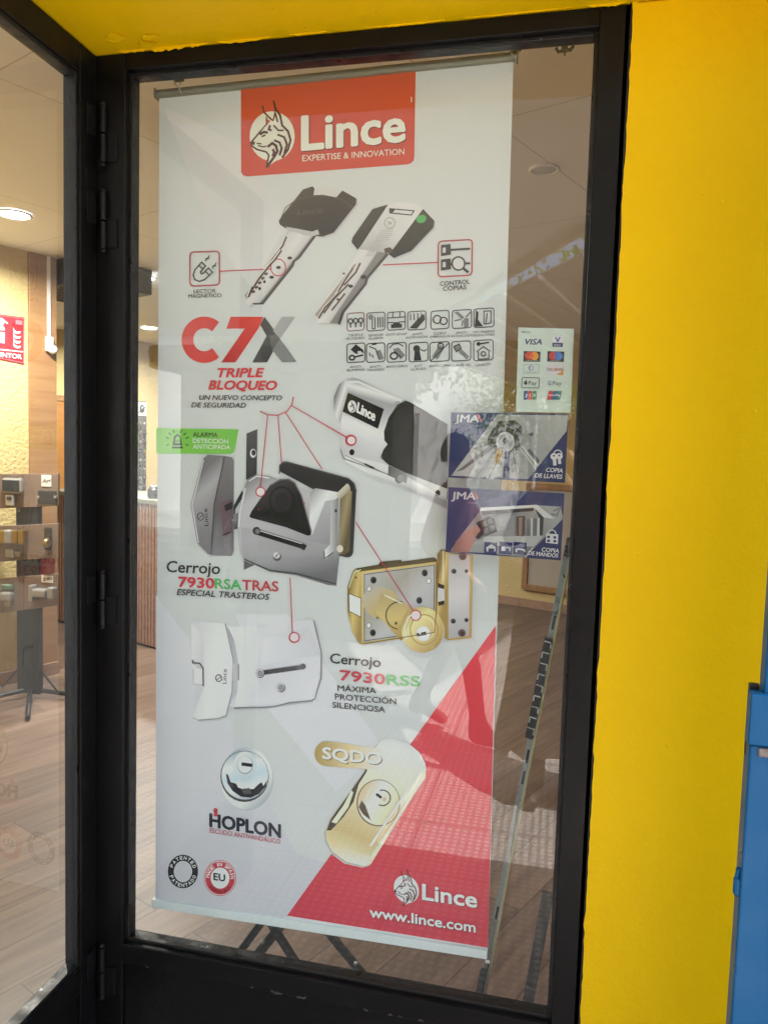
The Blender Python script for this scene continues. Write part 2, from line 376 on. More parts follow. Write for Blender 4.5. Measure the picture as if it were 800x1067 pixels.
    def text(self, s, p0, p1, h, c, bold=.012, shear=0, step=True, up=None):
        vs, fs = text_mesh(s, 0, shear)
        x0 = min(v[0] for v in vs); x1 = max(v[0] for v in vs); H = text_mesh('H', 0, 0)[0]; ch = max(v[1] for v in H)
        d = Vector(p1)-Vector(p0); u = Vector(up) if up else Vector((0, -1))
        pts = [tuple(Vector(p0)+d*((v[0]-x0)/(x1-x0))+u*(v[1]/ch*h)) for v in vs]
        cc = self.col(c); b = bold*h/ch*1.15; dn = d.normalized(); un = u.normalized(); k0 = self.k
        for ox, oy in (((0, 0),) if b <= 0 else ((0, 0), (b, 0), (-b, 0), (0, b*.8), (0, -b*.8)) if h < 30 else [(0, 0)]+[(b*cos(q*pi/6), b*.85*sin(q*pi/6)) for q in range(12)]):
            o = dn*ox*(1-2*b/max(d.length, 1e-6))+un*oy; self.raw([(p[0]+o.x, p[1]+o.y) for p in pts], fs, [cc]*len(pts)); self.k += .35
        if not step: self.k = k0
        return self
    def arc_text(self, s, cx, cy, rx, ry, a0, a1, h, c, bold=.02, inside=False):
        n = len(s)
        for i, chx in enumerate(s):
            if chx == ' ': continue
            a = a0+(a1-a0)*(i+.5)/n; x, y = cx+rx*cos(a), cy+ry*sin(a)
            rad = Vector((cos(a), sin(a))); u = -rad if inside else rad; t = Vector((-u.y, u.x))
            wd = h*(.85 if chx not in 'IN' else (.3 if chx == 'I' else .8))
            b = Vector((x, y))-u*h/2
            self.text(chx, tuple(b-t*wd/2), tuple(b+t*wd/2), h, c, bold, 0, False, up=tuple(u))
        self.k += 1; return self
    def build(self, name, parent, m=None):
        me = bpy.data.meshes.new(name); inv = wm(parent).inverted()
        me.from_pydata([inv @ Vector(v) for v in self.v], [], self.f); me.materials.append(m or ink_m)
        at = me.color_attributes.new('Col', 'FLOAT_COLOR', 'CORNER')
        for i, c in enumerate(self.c): at.data[i].color = (*c, 1)
        o = bpy.data.objects.new(name, me); C.objects.link(o); o.parent = parent; WM[o.name] = wm(parent)
        return o

# ================================================================== THE SETTING
# ---- outside: pavement, kerb, road
def paving():
    m = mat('tactile_paving', (.29, .265, .25), .75, bump=(60, .004, .3), var=(1.5, .6, (.24, .215, .2))); b = bsdf(m)
    tc = N(m, 'ShaderNodeTexCoord'); sp = N(m, 'ShaderNodeSeparateXYZ'); L(m, tc.outputs['Object'], sp.inputs[0]); sq = []
    for k in (0, 1):
        a = N(m, 'ShaderNodeMath', operation='MULTIPLY_ADD'); a.inputs[1].default_value = 31; a.inputs[2].default_value = 500; L(m, sp.outputs[k], a.inputs[0])
        f = N(m, 'ShaderNodeMath', operation='FRACT'); L(m, a.outputs[0], f.inputs[0])
        s = N(m, 'ShaderNodeMath', operation='SUBTRACT'); s.inputs[1].default_value = .5; L(m, f.outputs[0], s.inputs[0])
        p = N(m, 'ShaderNodeMath', operation='MULTIPLY'); L(m, s.outputs[0], p.inputs[0]); L(m, s.outputs[0], p.inputs[1]); sq.append(p)
    d = N(m, 'ShaderNodeMath', operation='ADD'); L(m, sq[0].outputs[0], d.inputs[0]); L(m, sq[1].outputs[0], d.inputs[1])
    r = N(m, 'ShaderNodeMapRange', i_1=.07, i_2=.12, i_3=1.0, i_4=0.0); L(m, d.outputs[0], r.inputs[0])
    mx = N(m, 'ShaderNodeMix', data_type='RGBA'); L(m, r.outputs[0], mx.inputs[0]); L(m, b.inputs['Base Color'].links[0].from_socket, mx.inputs[6]); mx.inputs[7].default_value = (.56, .54, .51, 1)
    br = N(m, 'ShaderNodeTexBrick', i_Scale=1.0, i_Mortar_Size=.006, i_Brick_Width=.4, i_Row_Height=.4); br.offset = 0; L(m, tc.outputs['Object'], br.inputs['Vector'])
    m2 = N(m, 'ShaderNodeMix', data_type='RGBA'); L(m, br.outputs['Fac'], m2.inputs[0]); L(m, mx.outputs[2], m2.inputs[6]); m2.inputs[7].default_value = (.17, .155, .145, 1)
    L(m, m2.outputs[2], b.inputs['Base Color']); return m
pave_m = paving()
asphalt = mat('asphalt', (.055, .055, .057), .85, bump=(120, .006, .5), var=(.7, .5, (.075, .073, .07)))
stone = mat('kerb_stone', (.4, .39, .37), .8, bump=(40, .004, .4))
earth = mat('ground_earth', (.22, .19, .15), .9)
struct(MB().quad((-150, -150, -.32), (150, -150, -.32), (150, 150, -.32), (-150, 150, -.32)).build('ground', earth))
struct(B(-30, 30, -5.6, -.055, -.25, -.04).build('pavement', pave_m))
struct(B(-30, 30, -5.75, -5.6, -.3, -.035, bev=.015).build('kerb', stone))
struct(MB().quad((-60, -12.2, -.18), (60, -12.2, -.18), (60, -5.75, -.18), (-60, -5.75, -.18)).build('road', asphalt))
struct(B(-30, 30, -16, -12.2, -.25, -.05).build('far_pavement', mat('far_paving', (.38, .36, .33), .8)))
struct(B(-1.05, 4, -.055, .03, -.25, -.002).build('threshold', mat('threshold_stone', (.16, .15, .14), .6, bump=(50, .003, .3))))

# ---- inside: floor, ceiling, walls (the room is skewed to the shop front)
def room(mb, name, m): return struct(mb.build(name, m, rotz=radians(-24)))
fl = MB().quad((-3.6, .03, 0), (9, .03, 0), (9, 12, 0), (-9, 12, 0), (-9, 4, 0)); room(fl, 'floor', floor_m)
room(MB().prism([(-3.75, .032, 2.75), (4.6, .032, 2.75), (9, 9, 2.75), (-9, 9, 2.75), (-9, 2.4, 2.75)], (0, 0, .12)), 'ceiling', ceil_m)
room(B(-3.43, -3.31, -1.38, 1.5, 0, 2.75, T=TUV), 'wall_left', cream)
room(B(-6.32, -6.2, 1.0, 6.11, 0, 2.75, T=TUV), 'wall_far_left', cream)
room(B(-6.2, -3.43, .95, 1.07, 0, 2.75, T=TUV), 'wall_return', cream)
room(B(-6.4, 3.1, 6.11, 6.23, 0, 2.75, T=TUV), 'wall_back', cream)
room(B(3, 3.12, 1.6, 6.11, 0, 2.75, T=TUV), 'wall_right', cream)
sk_m = wood('skirting_wood', (.33, .2, .13), (.38, .24, .16), (.26, .15, .1), plank=(9, 9), grain=.6)
room(MB(TUV).box(-3.31, -3.298, -1.3, 1.497, 0, .085, .003), 'skirting_left', sk_m)
room(MB(TUV).box(-6.2, 3, 6.096, 6.11, 0, .09, .003), 'skirting_back', sk_m)

# ================================================================== THE SHOP FRONT
# ---- yellow masonry front: walls either side of the openings, the overhang with its soffit, the flat roof
WX0, WX1 = -.078, 1.0105          # outer edges of the window frame
fac = thing('shop_front', 'bright yellow painted masonry shop front wall and soffit around the black window frame', 'shop front', (1.0, 0, 0))
def wall_mesh(x0, x1, y0, y1, z0, z1):
    return B(x0, x1, y0, y1, z0, z1, bev=.004)
wall_mesh(WX1+.003, 4.6, -.034, .19, -.2, 2.396).build('wall', yellow, fac)
wall_mesh(-3.8, -1.12, -.034, .19, -.2, 2.748).build('wall', yellow, fac)
B(-.154, 4.7, -.34, .03, 2.398, 2.96, bev=.006).build('soffit', yellow, fac)
B(-3.9, -.156, -.034, .03, 2.752, 2.96, bev=.004).build('lintel', yellow, fac)
B(-10, 10, .032, 8.5, 2.874, 2.96).build('roof', mat('roof_gravel', (.3, .28, .26), .9), fac)
B(-10, 10, 8.5, 8.7, -.2, 2.96).build('rear_wall', mat('rear_render', (.45, .43, .4), .8), fac)
# flaked paint hanging over the frame where soffit and frame meet
fl_ = MB(); random.seed(3)
def flake(mb, x0, x1, drop, y):
    n = max(4, int((x1-x0)/.006)); top = []; bot = []
    for i in range(n+1):
        x = x0+(x1-x0)*i/n; e = min(i, n-i)/n*2
        bot.append((x, y, 2.3975-drop*(.35+.65*random.random())*min(1, .25+1.6*e)))
    mb.prism([(x0, y, 2.3985)]+bot+[(x1, y, 2.3985)], (0, .0012, 0))
for x0, x1, d in ((-.05, .02, .006), (.02, .11, .010), (.07, .16, .007), (.18, .3, .006), (.34, .42, .004), (.5, .66, .004), (.7, .9, .003), (.93, 1.0, .006)):
    flake(fl_, x0, x1, d, -.0335-random.random()*.001)
for cx, cy_, r in ((.03, -.055, .02), (.055, -.08, .016), (-.02, -.09, .022)):      # curling chips on the soffit itself
    P = [(cx+r*(.7+.6*random.random())*cos(a*pi/5), cy_+r*.55*(.7+.6*random.random())*sin(a*pi/5), 2.3965-.004*random.random()) for a in range(10)]
    fl_.prism(P, (0, 0, .0008))
random.seed(21); L1 = []; n_ = 150
for i in range(n_+1):
    z = .02+2.376*i/n_; L1.append((1.0127-.002*random.random()-.0019*max(0, sin(i*.55)+sin(i*.21))*random.random(), -.0352, z))
MB().prism([(1.02, -.0352, .02)]+L1+[(1.02, -.0352, 2.396)], (0, .0014, 0)).build('paint_edge', yellow, fac)
fl_.build('flaked_paint', yellow, fac)
MB().box(1.0, 1.018, -.030, -.020, 0, 2.394).build('gap', dark_m, fac)

# ---- the black window with its kick panel
win = thing('shop_window', 'black painted frame of the tall shop window holding the poster and stickers', 'window', (.46, 0, 0))
ox0, ox1, oz0, oz1 = -.152, WX1, .328, 2.3955
gx0, gx1, gz0, gz1 = -.0275, .9455, .384, 2.3525
def frame_bars():
    m = MB()
    m.box(ox0, gx0-.008, -.030, .03, .0, oz1, .0025)
    m.box(gx1+.008, ox1, -.030, .03, .0, oz1, .0025)
    m.box(gx0-.008, gx1+.008, -.030, .03, gz1+.008, oz1, .0025)
    m.box(gx0-.008, gx1+.008, -.030, .03, oz0, gz0-.008, .0025)
    return m
frame_bars().build('frame', black, win)
b_ = MB()
for x0, x1, z0, z1 in ((gx0-.010, gx0, gz0-.01, gz1+.01), (gx1, gx1+.010, gz0-.01, gz1+.01), (gx0, gx1, gz1, gz1+.01), (gx0, gx1, gz0-.01, gz0)):
    b_.box(x0, x1, -.014, .016, z0, z1, .002)
b_.build('glazing_bead', bead_m, win)
B(gx0-.009, gx1+.009, 0, .006, gz0-.009, gz1+.009).build('pane', glass_m, win)
kp = B(gx0-.006, gx1+.006, -.022, .02, .02, oz0-.002).build('kick_panel', black, win)
k2 = MB()
random.seed(11)
for i in range(13):           # scraped, chipped paint along the joint over the kick panel
    x = gx0+random.random()*(gx1-gx0); r = .002+.006*random.random()**2
    k2.prism([(x+r*1.8*cos(a)*(.6+.8*random.random()), -.0304, oz0+.001+r*.35*sin(a)*(.6+.8*random.random())+random.choice((0, .001, .004))) for a in [k*pi/4 for k in range(8)]], (0, .0006, 0))
k2.build('paint_chip', mat('bare_primer', (.10, .09, .085), .7), win)

# ---- hinges: knuckle pairs at the corner
def hinge(parent, z, h=.12):
    o = MB(); x, y = -.083, -.040
    o.tube([(x, y, z-h/2), (x, y, z-.002)], .0072, 14); o.tube([(x, y, z+.002), (x, y, z+h/2)], .0072, 14)
    o.lathe([(0, 0), (.006, .001), (.0075, .004), (.006, .008), (0, .010)], (x, y, z+h/2), (0, 0, 1), 14)
    o.lathe([(0, 0), (.006, .001), (.0075, .004), (.006, .008), (0, .010)], (x, y, z-h/2), (0, 0, -1), 14)
    o.box(x+.004, x+.030, -.0345, -.0300, z-h/2+.004, z+h*.06, .001)
    o.box(-.1035, -.0995, y-.030, y+.002, z-h*.06, z+h/2-.004, .001)
    return o.build('hinge', hinge_m, parent)

# ---- the glazed door leaf at right angles on the left
door = thing('glazed_door', 'black framed glazed door leaf at the left edge, hinged at right angles to the poster window', 'door', (-.12, -.5, 0))
dx0, dx1 = -.146, -.1035; dy0, dy1 = -.93, -.0325
d_ = MB()
dgz0, dgz1, dgy0, dgy1 = .357, 2.324, -.83, -.0986
d_.box(dx0, dx1, dgy1+.008, dy1, .02, 2.393, .0025); d_.box(dx0, dx1, dy0, dgy0-.008, .02, 2.393, .0025)
d_.box(dx0, dx1, dgy0-.008, dgy1+.008, dgz1+.008, 2.393, .0025); d_.box(dx0, dx1, dgy0-.008, dgy1+.008, .285, dgz0-.008, .0025)
d_.build('frame', black, door)
b_ = MB()
for y0, y1, z0, z1 in ((dgy1, dgy1+.01, dgz0-.01, dgz1+.01), (dgy0-.01, dgy0, dgz0-.01, dgz1+.01), (dgy0, dgy1, dgz1, dgz1+.01), (dgy0, dgy1, dgz0-.01, dgz0)):
    b_.box(-.139, -.109, y0, y1, z0, z1, .002)
b_.build('glazing_bead', bead_m, door)
B(-.1267, -.1207, dgy0-.009, dgy1+.009, dgz0-.009, dgz1+.009).build('pane', glass_m, door)
B(-.137, -.113, dgy0-.006, dgy1+.006, .03, .284).build('kick_panel', black, door)
for z in (2.225, 2.04, 1.198, .305): hinge(door, z)
hd = MB().tube([(-.146, -.885, 1.0), (-.19, -.885, 1.0), (-.20, -.885, 1.02), (-.20, -.885, 1.28), (-.19, -.885, 1.30), (-.146, -.885, 1.30)], .011).build('handle', chrome, door)
# the post on the other side of the doorway
pj = thing('door_post', 'black painted door post on the far side of the doorway', 'door post', (-1.08, 0, 0))
B(-1.118, -1.05, -.03, .03, 0, 2.749, bev=.0025).build('post', black, pj)

# ================================================================== THE POSTER
PY = .055
bn = thing('hanging_banner', 'tall white and red printed locksmith poster hanging behind the window glass', 'banner', tuple(onY(340, 990, PY)))
def q3(p, y): return onY(p[0], p[1], y)
sheet_px = [(166, 98), (535, 58), (508, 992), (162, 938)]
MB().prism([q3(p, PY) for p in sheet_px], (0, .0007, 0)).build('sheet', sheet_m, bn)
a, b = onY(163.5, 98.2, PY), onY(538, 58.5, PY)
rod = MB().tube([a, b], .0095, 16); rod.box(a.x-.003, a.x+.001, PY-.011, PY+.011, a.z-.011, a.z+.011, .002); rod.box(b.x-.001, b.x+.003, PY-.011, PY+.011, b.z-.011, b.z+.011, .002)
rod.build('top_rod', greymetal, bn)
a, b = onY(159, 940.5, PY), onY(507.5, 994, PY)
MB().bar(a, b, .021, .012, (0, 0, 1)).build('bottom_rail', alu, bn)
def on_poster(px, py, k): return onY(px, py, PY-.0009-k*.00008)
def INK(base=0, con=1):
    k = Ink(on_poster, base=base); k.con = con; return k
RED = (196, 62, 52); DK = (38, 34, 34); GRN = (72, 165, 85); MID = (120, 118, 120); RED2 = (190, 58, 62)

# background shapes of the print
k = INK()
k.grad([(162.5, 620), (213, 688), (236, 746), (281, 837), (309, 890), (350, 903), (298.5, 958), (162.5, 936)], [(0, (198, 202, 208)), (1, (183, 184, 194))], (165, 650), (300, 950))
k.grad([(245, 640), (279, 739), (350, 825), (400, 780), (300, 640)], [(0, (203, 206, 206)), (1, (196, 200, 206))], (260, 660), (380, 800))
k.grad([(170, 110), (250, 150), (300, 232), (262, 300), (225, 250)], [(0, (202, 203, 196)), (.7, (195, 197, 192)), (1, (202, 204, 200))], (190, 130), (285, 260))
k.build('background_print', bn)
k = INK(3)
k.grad([(299, 954.5), (516.4, 652), (508.2, 988)], [(0, (188, 50, 66)), (1, (205, 58, 66))], (480, 980), (520, 700))
k.build('red_corner_print', bn)

# lynx badge: traced once, laid down twice
def lynx(k, tr, sc, wht, drk):
    T = lambda pts: [tr(*p) for p in pts]
    k.poly(T(k.ell(174, 286, 94, 104)), wht)
    k.poly(T([(150, 417), (163, 372), (152, 345), (215, 376), (185, 392)]), wht)
    k.poly(T([(133, 158), (143, 190), (165, 206), (180, 222), (165, 245), (128, 262), (148, 235), (150, 205), (138, 180)]), wht)
    k.poly(T([(180, 138), (188, 172), (207, 198), (216, 242), (196, 235), (178, 222), (184, 200), (186, 176)]), wht)
    k.poly(T([(152, 214), (168, 222), (150, 243)]), (190, 70, 52))
    for wd, pts in ((4, [(128, 262), (105, 290), (86, 312), (88, 326), (110, 341), (150, 352), (160, 366), (150, 417)]), (4, [(133, 158), (140, 186), (160, 206), (178, 222)]),
                    (3, [(150, 205), (150, 236), (128, 262)]), (5, [(180, 138), (188, 172), (207, 198), (216, 242)]), (3, [(188, 176), (183, 202), (178, 222)]), (4, [(187, 190), (197, 228)]),
                    (6, [(122, 279), (140, 268), (156, 272)]), (4, [(130, 288), (146, 281)]), (8, [(88, 312), (101, 318)]), (6, [(155, 331), (175, 315), (190, 326), (196, 350), (180, 376), (151, 416)]),
                    (5, [(182, 303), (205, 312), (214, 336), (205, 366)]), (5, [(196, 279), (224, 290), (236, 320), (225, 357)]), (5, [(215, 240), (240, 265), (251, 302), (240, 342), (215, 376)]),
                    (5, [(165, 240), (160, 258), (172, 262)]), (4, [(180, 240), (200, 262), (222, 262)]), (3, [(115, 325), (136, 331), (150, 328)]), (3, [(110, 316), (130, 318)]), (6, [(176, 340), (183, 352), (176, 370)])):
        k.stroke(T(pts), wd*1.75/sc, drk)
k = INK(3).src(240, 70, 4)
hd_q = [(44, 92), (772, 14), (766, 402), (44, 456)]
k.poly(hd_q[:2]+[(766, 370), (763, 388), (750, 400), (735, 404), (70, 454), (54, 450), (45, 436)], (188, 66, 46))
lynx(k, lambda x, y: (x, y), 1, (224, 214, 196), (70, 28, 22))
def shadowed(k, s, p0, p1, h, c, bold, sh, off):
    k.text(s, (p0[0]+off, p0[1]+off), (p1[0]+off, p1[1]+off), h, sh, bold); k.text(s, p0, p1, h, c, bold)
shadowed(k, 'Lince', (300, 343), (725, 305), 138, (226, 217, 200), .026, (105, 34, 24), 4)
k.text('EXPERTISE & INNOVATION', (300, 391), (725, 362), 25, (226, 214, 196), .004)
k.stroke([(754, 122), (754, 144)], 4, (230, 220, 205))
k.build('header_logo', bn)

# the two keys
k = INK(5, 1.06).src(160, 180, 3.636)
def soft(k, pts, dx, dy, c=(160, 160, 155)):
    for i, f in enumerate((1, .66, .33)): k.poly([(x+dx*f, y+dy*f) for x, y in pts], tuple(int(c[j]+(198-c[j])*(f*.75)) for j in range(3)))
blade = [(515, 212), (610, 232), (545, 320), (528, 332), (522, 350), (408, 492), (375, 493), (362, 506), (344, 482), (345, 464)]
head = [(474, 182), (484, 165), (566, 62), (602, 50), (609, 58), (605, 84), (640, 82), (692, 92), (715, 66), (768, 96), (767, 118), (682, 226), (640, 241), (600, 236), (540, 214), (500, 209), (478, 195)]
soft(k, blade, 12, 8); soft(k, head, 8, 8)
k.grad(blade, [(0, (150, 140, 132)), (.1, (196, 190, 182)), (.6, (204, 200, 192)), (.93, (188, 182, 174)), (1, (130, 120, 112))], (420, 330), (490, 385))
k.poly([(610, 232), (618, 236), (553, 324), (536, 336), (530, 354), (416, 498), (380, 499), (375, 493), (408, 492), (522, 350), (528, 332), (545, 320)], (70, 60, 54)); k.poly([(470, 292), (484, 284), (410, 390), (352, 478), (345, 464)], (150, 134, 122))
k.poly([(605, 86), (612, 56), (655, 52), (698, 70), (692, 94), (640, 82)], (196, 192, 178))
k.grad(head, [(0, (74, 66, 50)), (.5, (64, 55, 42)), (1, (48, 40, 32))], (560, 70), (600, 235))
k.stroke([(484, 168), (500, 130), (550, 96), (640, 84), (715, 100), (752, 130)], 3, (88, 80, 66)); k.stroke([(500, 205), (560, 214), (640, 236)], 3, (90, 82, 68))
k.text('Lince', (545, 160), (640, 150), 22, (86, 78, 62), .02)
k.poly([(500, 203), (515, 222), (545, 226), (570, 236), (600, 240), (628, 232), (622, 214), (600, 222), (560, 214)], (180, 174, 166))
for p in ([(500, 240), (486, 275), (440, 335)], [(482, 292), (455, 330), (420, 365)], [(440, 345), (396, 400), (362, 455)], [(372, 430), (356, 470)]): k.stroke(p, 11, (206, 198, 190)); k.stroke([(x+3, y+1) for x, y in p], 7, (96, 70, 58))
for i in range(5): k.stroke([(372+i*12, 452-i*17), (384+i*12, 448-i*17)], 9, (92, 78, 70))
for p in ((473, 358), (516, 322), (447, 395), (420, 412), (402, 438)): k.disc(p[0], p[1], 9 if p[0] > 440 else 5, 6, (50, 44, 40))
k.stroke([(545, 322), (528, 334), (522, 352), (408, 494), (376, 495)], 4, (84, 74, 66))
k.build('key_picture', bn)
k = INK(5, 1.06).src(340, 40, 3.636)
blade = [(126, 798), (228, 812), (150, 905), (146, 925), (60, 1032), (44, 1080), (-34, 1077), (-40, 1052), (-48, 1046)]
lh = [(95, 770), (100, 752), (175, 645), (234, 628), (130, 786), (118, 800)]; rh = [(366, 645), (409, 690), (405, 716), (322, 804), (256, 831), (234, 815), (252, 798)]
soft(k, blade, 12, 8); soft(k, rh, 8, 8)
k.grad([(228, 630), (262, 621), (292, 619), (340, 626), (372, 645), (254, 800), (226, 818), (120, 805), (128, 786)], [(0, (205, 202, 192)), (.6, (196, 192, 182)), (1, (176, 170, 160))], (280, 625), (180, 815))
k.grad(blade, [(0, (150, 140, 132)), (.1, (200, 195, 187)), (.6, (206, 203, 196)), (.93, (190, 184, 176)), (1, (130, 120, 112))], (20, 910), (95, 960))
k.poly([(228, 812), (236, 818), (158, 910), (153, 930), (68, 1038), (52, 1086), (44, 1080), (60, 1032), (146, 925), (150, 905)], (70, 60, 54)); k.poly([(100, 860), (116, 850), (60, 940), (-30, 1058), (-44, 1046)], (154, 138, 126))
k.grad(lh, [(0, (76, 70, 54)), (1, (50, 44, 34))], (130, 680), (170, 740)); k.grad(rh, [(0, (72, 66, 52)), (1, (46, 40, 32))], (330, 690), (350, 800))
k.stroke([(240, 644), (332, 652), (322, 668), (240, 660)], 4, (60, 54, 44), True); k.poly([(242, 646), (262, 646), (250, 660), (240, 658)], (70, 64, 52))
k.disc(360, 683, 19, 15, (70, 175, 90), -.4)
k.ring(240, 698, 20, 20, 3, (150, 146, 136)); k.stroke([(232, 692), (248, 704)], 3, (150, 146, 136)); k.stroke([(232, 704), (250, 694)], 3, (150, 146, 136))
random.seed(5)
for i in range(13): x = 205-i*5; y = 728+i*8; k.stroke([(x, y), (x+30+random.random()*30, y-8)], 2, (168, 162, 152))
k.poly([(218, 796), (240, 790), (252, 800), (246, 812), (222, 812)], (90, 78, 66))
for p in ([(128, 850), (112, 885), (66, 935)], [(100, 870), (70, 915), (30, 985)], [(84, 930), (30, 985), (-10, 1040)], [(50, 960), (-6, 1020), (-30, 1060)], [(70, 965), (20, 1030)]): k.stroke([(x-4, y-1) for x, y in p], 5, (214, 208, 200)); k.stroke(p, 7, (92, 70, 58))
for p in ((92, 938, 9), (140, 903, 11), (66, 890, 5), (44, 988, 6)): k.disc(p[0], p[1], p[2], p[2]*.7, (54, 48, 42))
k.stroke([(228, 814), (150, 907), (146, 927), (60, 1034), (44, 1081)], 4, (88, 78, 70))
k.build('key_picture', bn)

# magnet and control boxes with their lead lines
k = INK(16).src(160, 180, 3.636)
k.stroke([(252, 372), (445, 364)], 4, (178, 50, 58)); k.ring(472, 358, 28, 32, 4, (178, 50, 58))
k.stroke(k.rquad([(138, 300), (249, 296), (250, 424), (138, 429)], 16), 5, (160, 50, 52), True)
k.stroke([(182, 338), (157, 366), (150, 386), (156, 404), (174, 411), (194, 403), (223, 376), (208, 360), (188, 380), (180, 382), (178, 374), (197, 352)], 5, DK, True)
k.stroke([(171, 350), (187, 364)], 4.5, DK); k.stroke([(196, 372), (211, 388)], 4.5, DK)
for dx, dy in ((0, 0), (26, 28)): k.stroke([(196+dx, 334+dy), (203+dx, 322+dy)], 4, DK); k.stroke([(196+dx, 325+dy), (211+dx, 323+dy)], 4, DK); k.stroke([(203+dx, 326+dy), (211+dx, 312+dy)], 4, DK)
k.text('LECTOR', (152, 456), (236, 453), 14, DK, .007); k.text('MAGNÉTICO', (132, 474), (257, 470), 14, DK, .007)
k.build('magnet_pictogram', bn)
k = INK(16).src(340, 40, 3.636)
k.stroke([(214, 857), (423, 848)], 4, (178, 50, 58))
k.stroke(k.rquad([(424, 768), (553, 761), (551, 896), (423, 903)], 16), 5, (160, 50, 52), True)
for y in (800, 855): k.poly([(434, y-18), (470, y-22), (472, y+18), (434, y+24)], DK); k.poly([(440, y-8), (452, y-9), (452, y+10), (440, y+12)], (190, 188, 178)); k.stroke([(470, y), (544, y-4)], 8, DK)
k.disc(500, 852, 27, 28, (196, 196, 186)); k.ring(500, 852, 24, 25, 6, DK); k.stroke([(518, 870), (538, 886)], 10, DK)
k.text('CONTROL', (430, 937), (543, 928), 16, DK, .018); k.text('COPIAS', (441, 956), (530, 949), 16, DK, .018)
k.build('copy_control_pictogram', bn)

# C7X and headline
k = INK(5).src(160, 180, 3.636)
arc = [(192+64*cos(t), 632+66*sin(t)) for t in [radians(a) for a in range(-48, -313, -12)]]
k.stroke(arc, 44, (196, 62, 56))
k.grad([(292, 545), (416, 545), (398, 588), (310, 718), (256, 718), (345, 590), (276, 590)], [(0, (200, 66, 58)), (1, (170, 44, 44))], (350, 550), (290, 715))
k.poly([(404, 575), (420, 545), (480, 626), (430, 718), (374, 718), (428, 618)], (66, 60, 64))
k.poly([(486, 545), (536, 545), (479, 628), (452, 598)], (150, 152, 152)); k.poly([(478, 628), (542, 716), (488, 718), (450, 672)], (120, 120, 122)); k.poly([(437, 616), (462, 612), (479, 628), (448, 672)], (92, 88, 92))
k.text('TRIPLE', (243, 774), (418, 773), 33, RED2, .034, .22); k.text('BLOQUEO', (209, 820), (466, 822), 33, RED2, .034, .22)
k.text('UN NUEVO CONCEPTO', (173, 860), (486, 862), 18, (52, 46, 50), .016, .2); k.text('DE SEGURIDAD', (143, 888), (350, 890), 18, (52, 46, 50), .016, .2)
k.build('headline_lettering', bn)

# fan of lead lines under the headline
LR = (178, 50, 62)
def lead(lines, rings):
    k = INK(62).src(160, 420, 3.636)
    for l in lines: k.stroke(l, 4 if len(l) > 2 else 3.5, LR)
    for x, y, r in rings: k.disc(x, y, r, r, (222, 200, 200)); k.ring(x, y, r, r, 4, LR)
    k.build('lead_line', bn)
lead([[(403, 31), (430, 44), (470, 46), (505, 32), (524, 5), (530, -25)], [(432, 46), (405, 318)], [(471, 46), (485, 228)], [(500, 36), (638, 250)], [(520, 8), (736, 132)]], [(405, 336, 17), (749, 141, 17)])
lead([[(517, 662), (526, 872)]], [(533, 888, 18)])
lead([[(766, 452), (988, 795)]], [(993, 805, 19)])

# pictograms, two rows of seven
boxes = [(32, 50, 118, 145), (132, 48, 222, 145), (236, 45, 325, 141), (338, 42, 430, 140), (455, 39, 546, 136), (563, 35, 660, 132), (673, 27, 773, 128),
         (31, 204, 122, 305), (130, 203, 222, 304), (235, 201, 330, 303), (345, 200, 440, 301), (450, 197, 548, 300), (560, 193, 656, 297), (671, 187, 769, 295)]
words_ = [('TRIPLE', 'BLOQUEO'), ('SENSOR', 'ALARMA'), ('ANTI-SNAP', ''), ('ANTI', 'INTRUSIÓN'), ('DOBLE', 'EMBRAGUE'), ('ANTI-', 'EXTRACCIÓN'), ('MECANISMO', 'SILENCIOSO'),
          ('ANTI-', 'BUMPING'), ('ANTI-', 'TALADRO'), ('ANTI-GIRO', ''), ('KIT', 'LLAVES'), ('ANTI-COPIA', ''), ('LLAVE XL', ''), ('UNIKEY', '')]
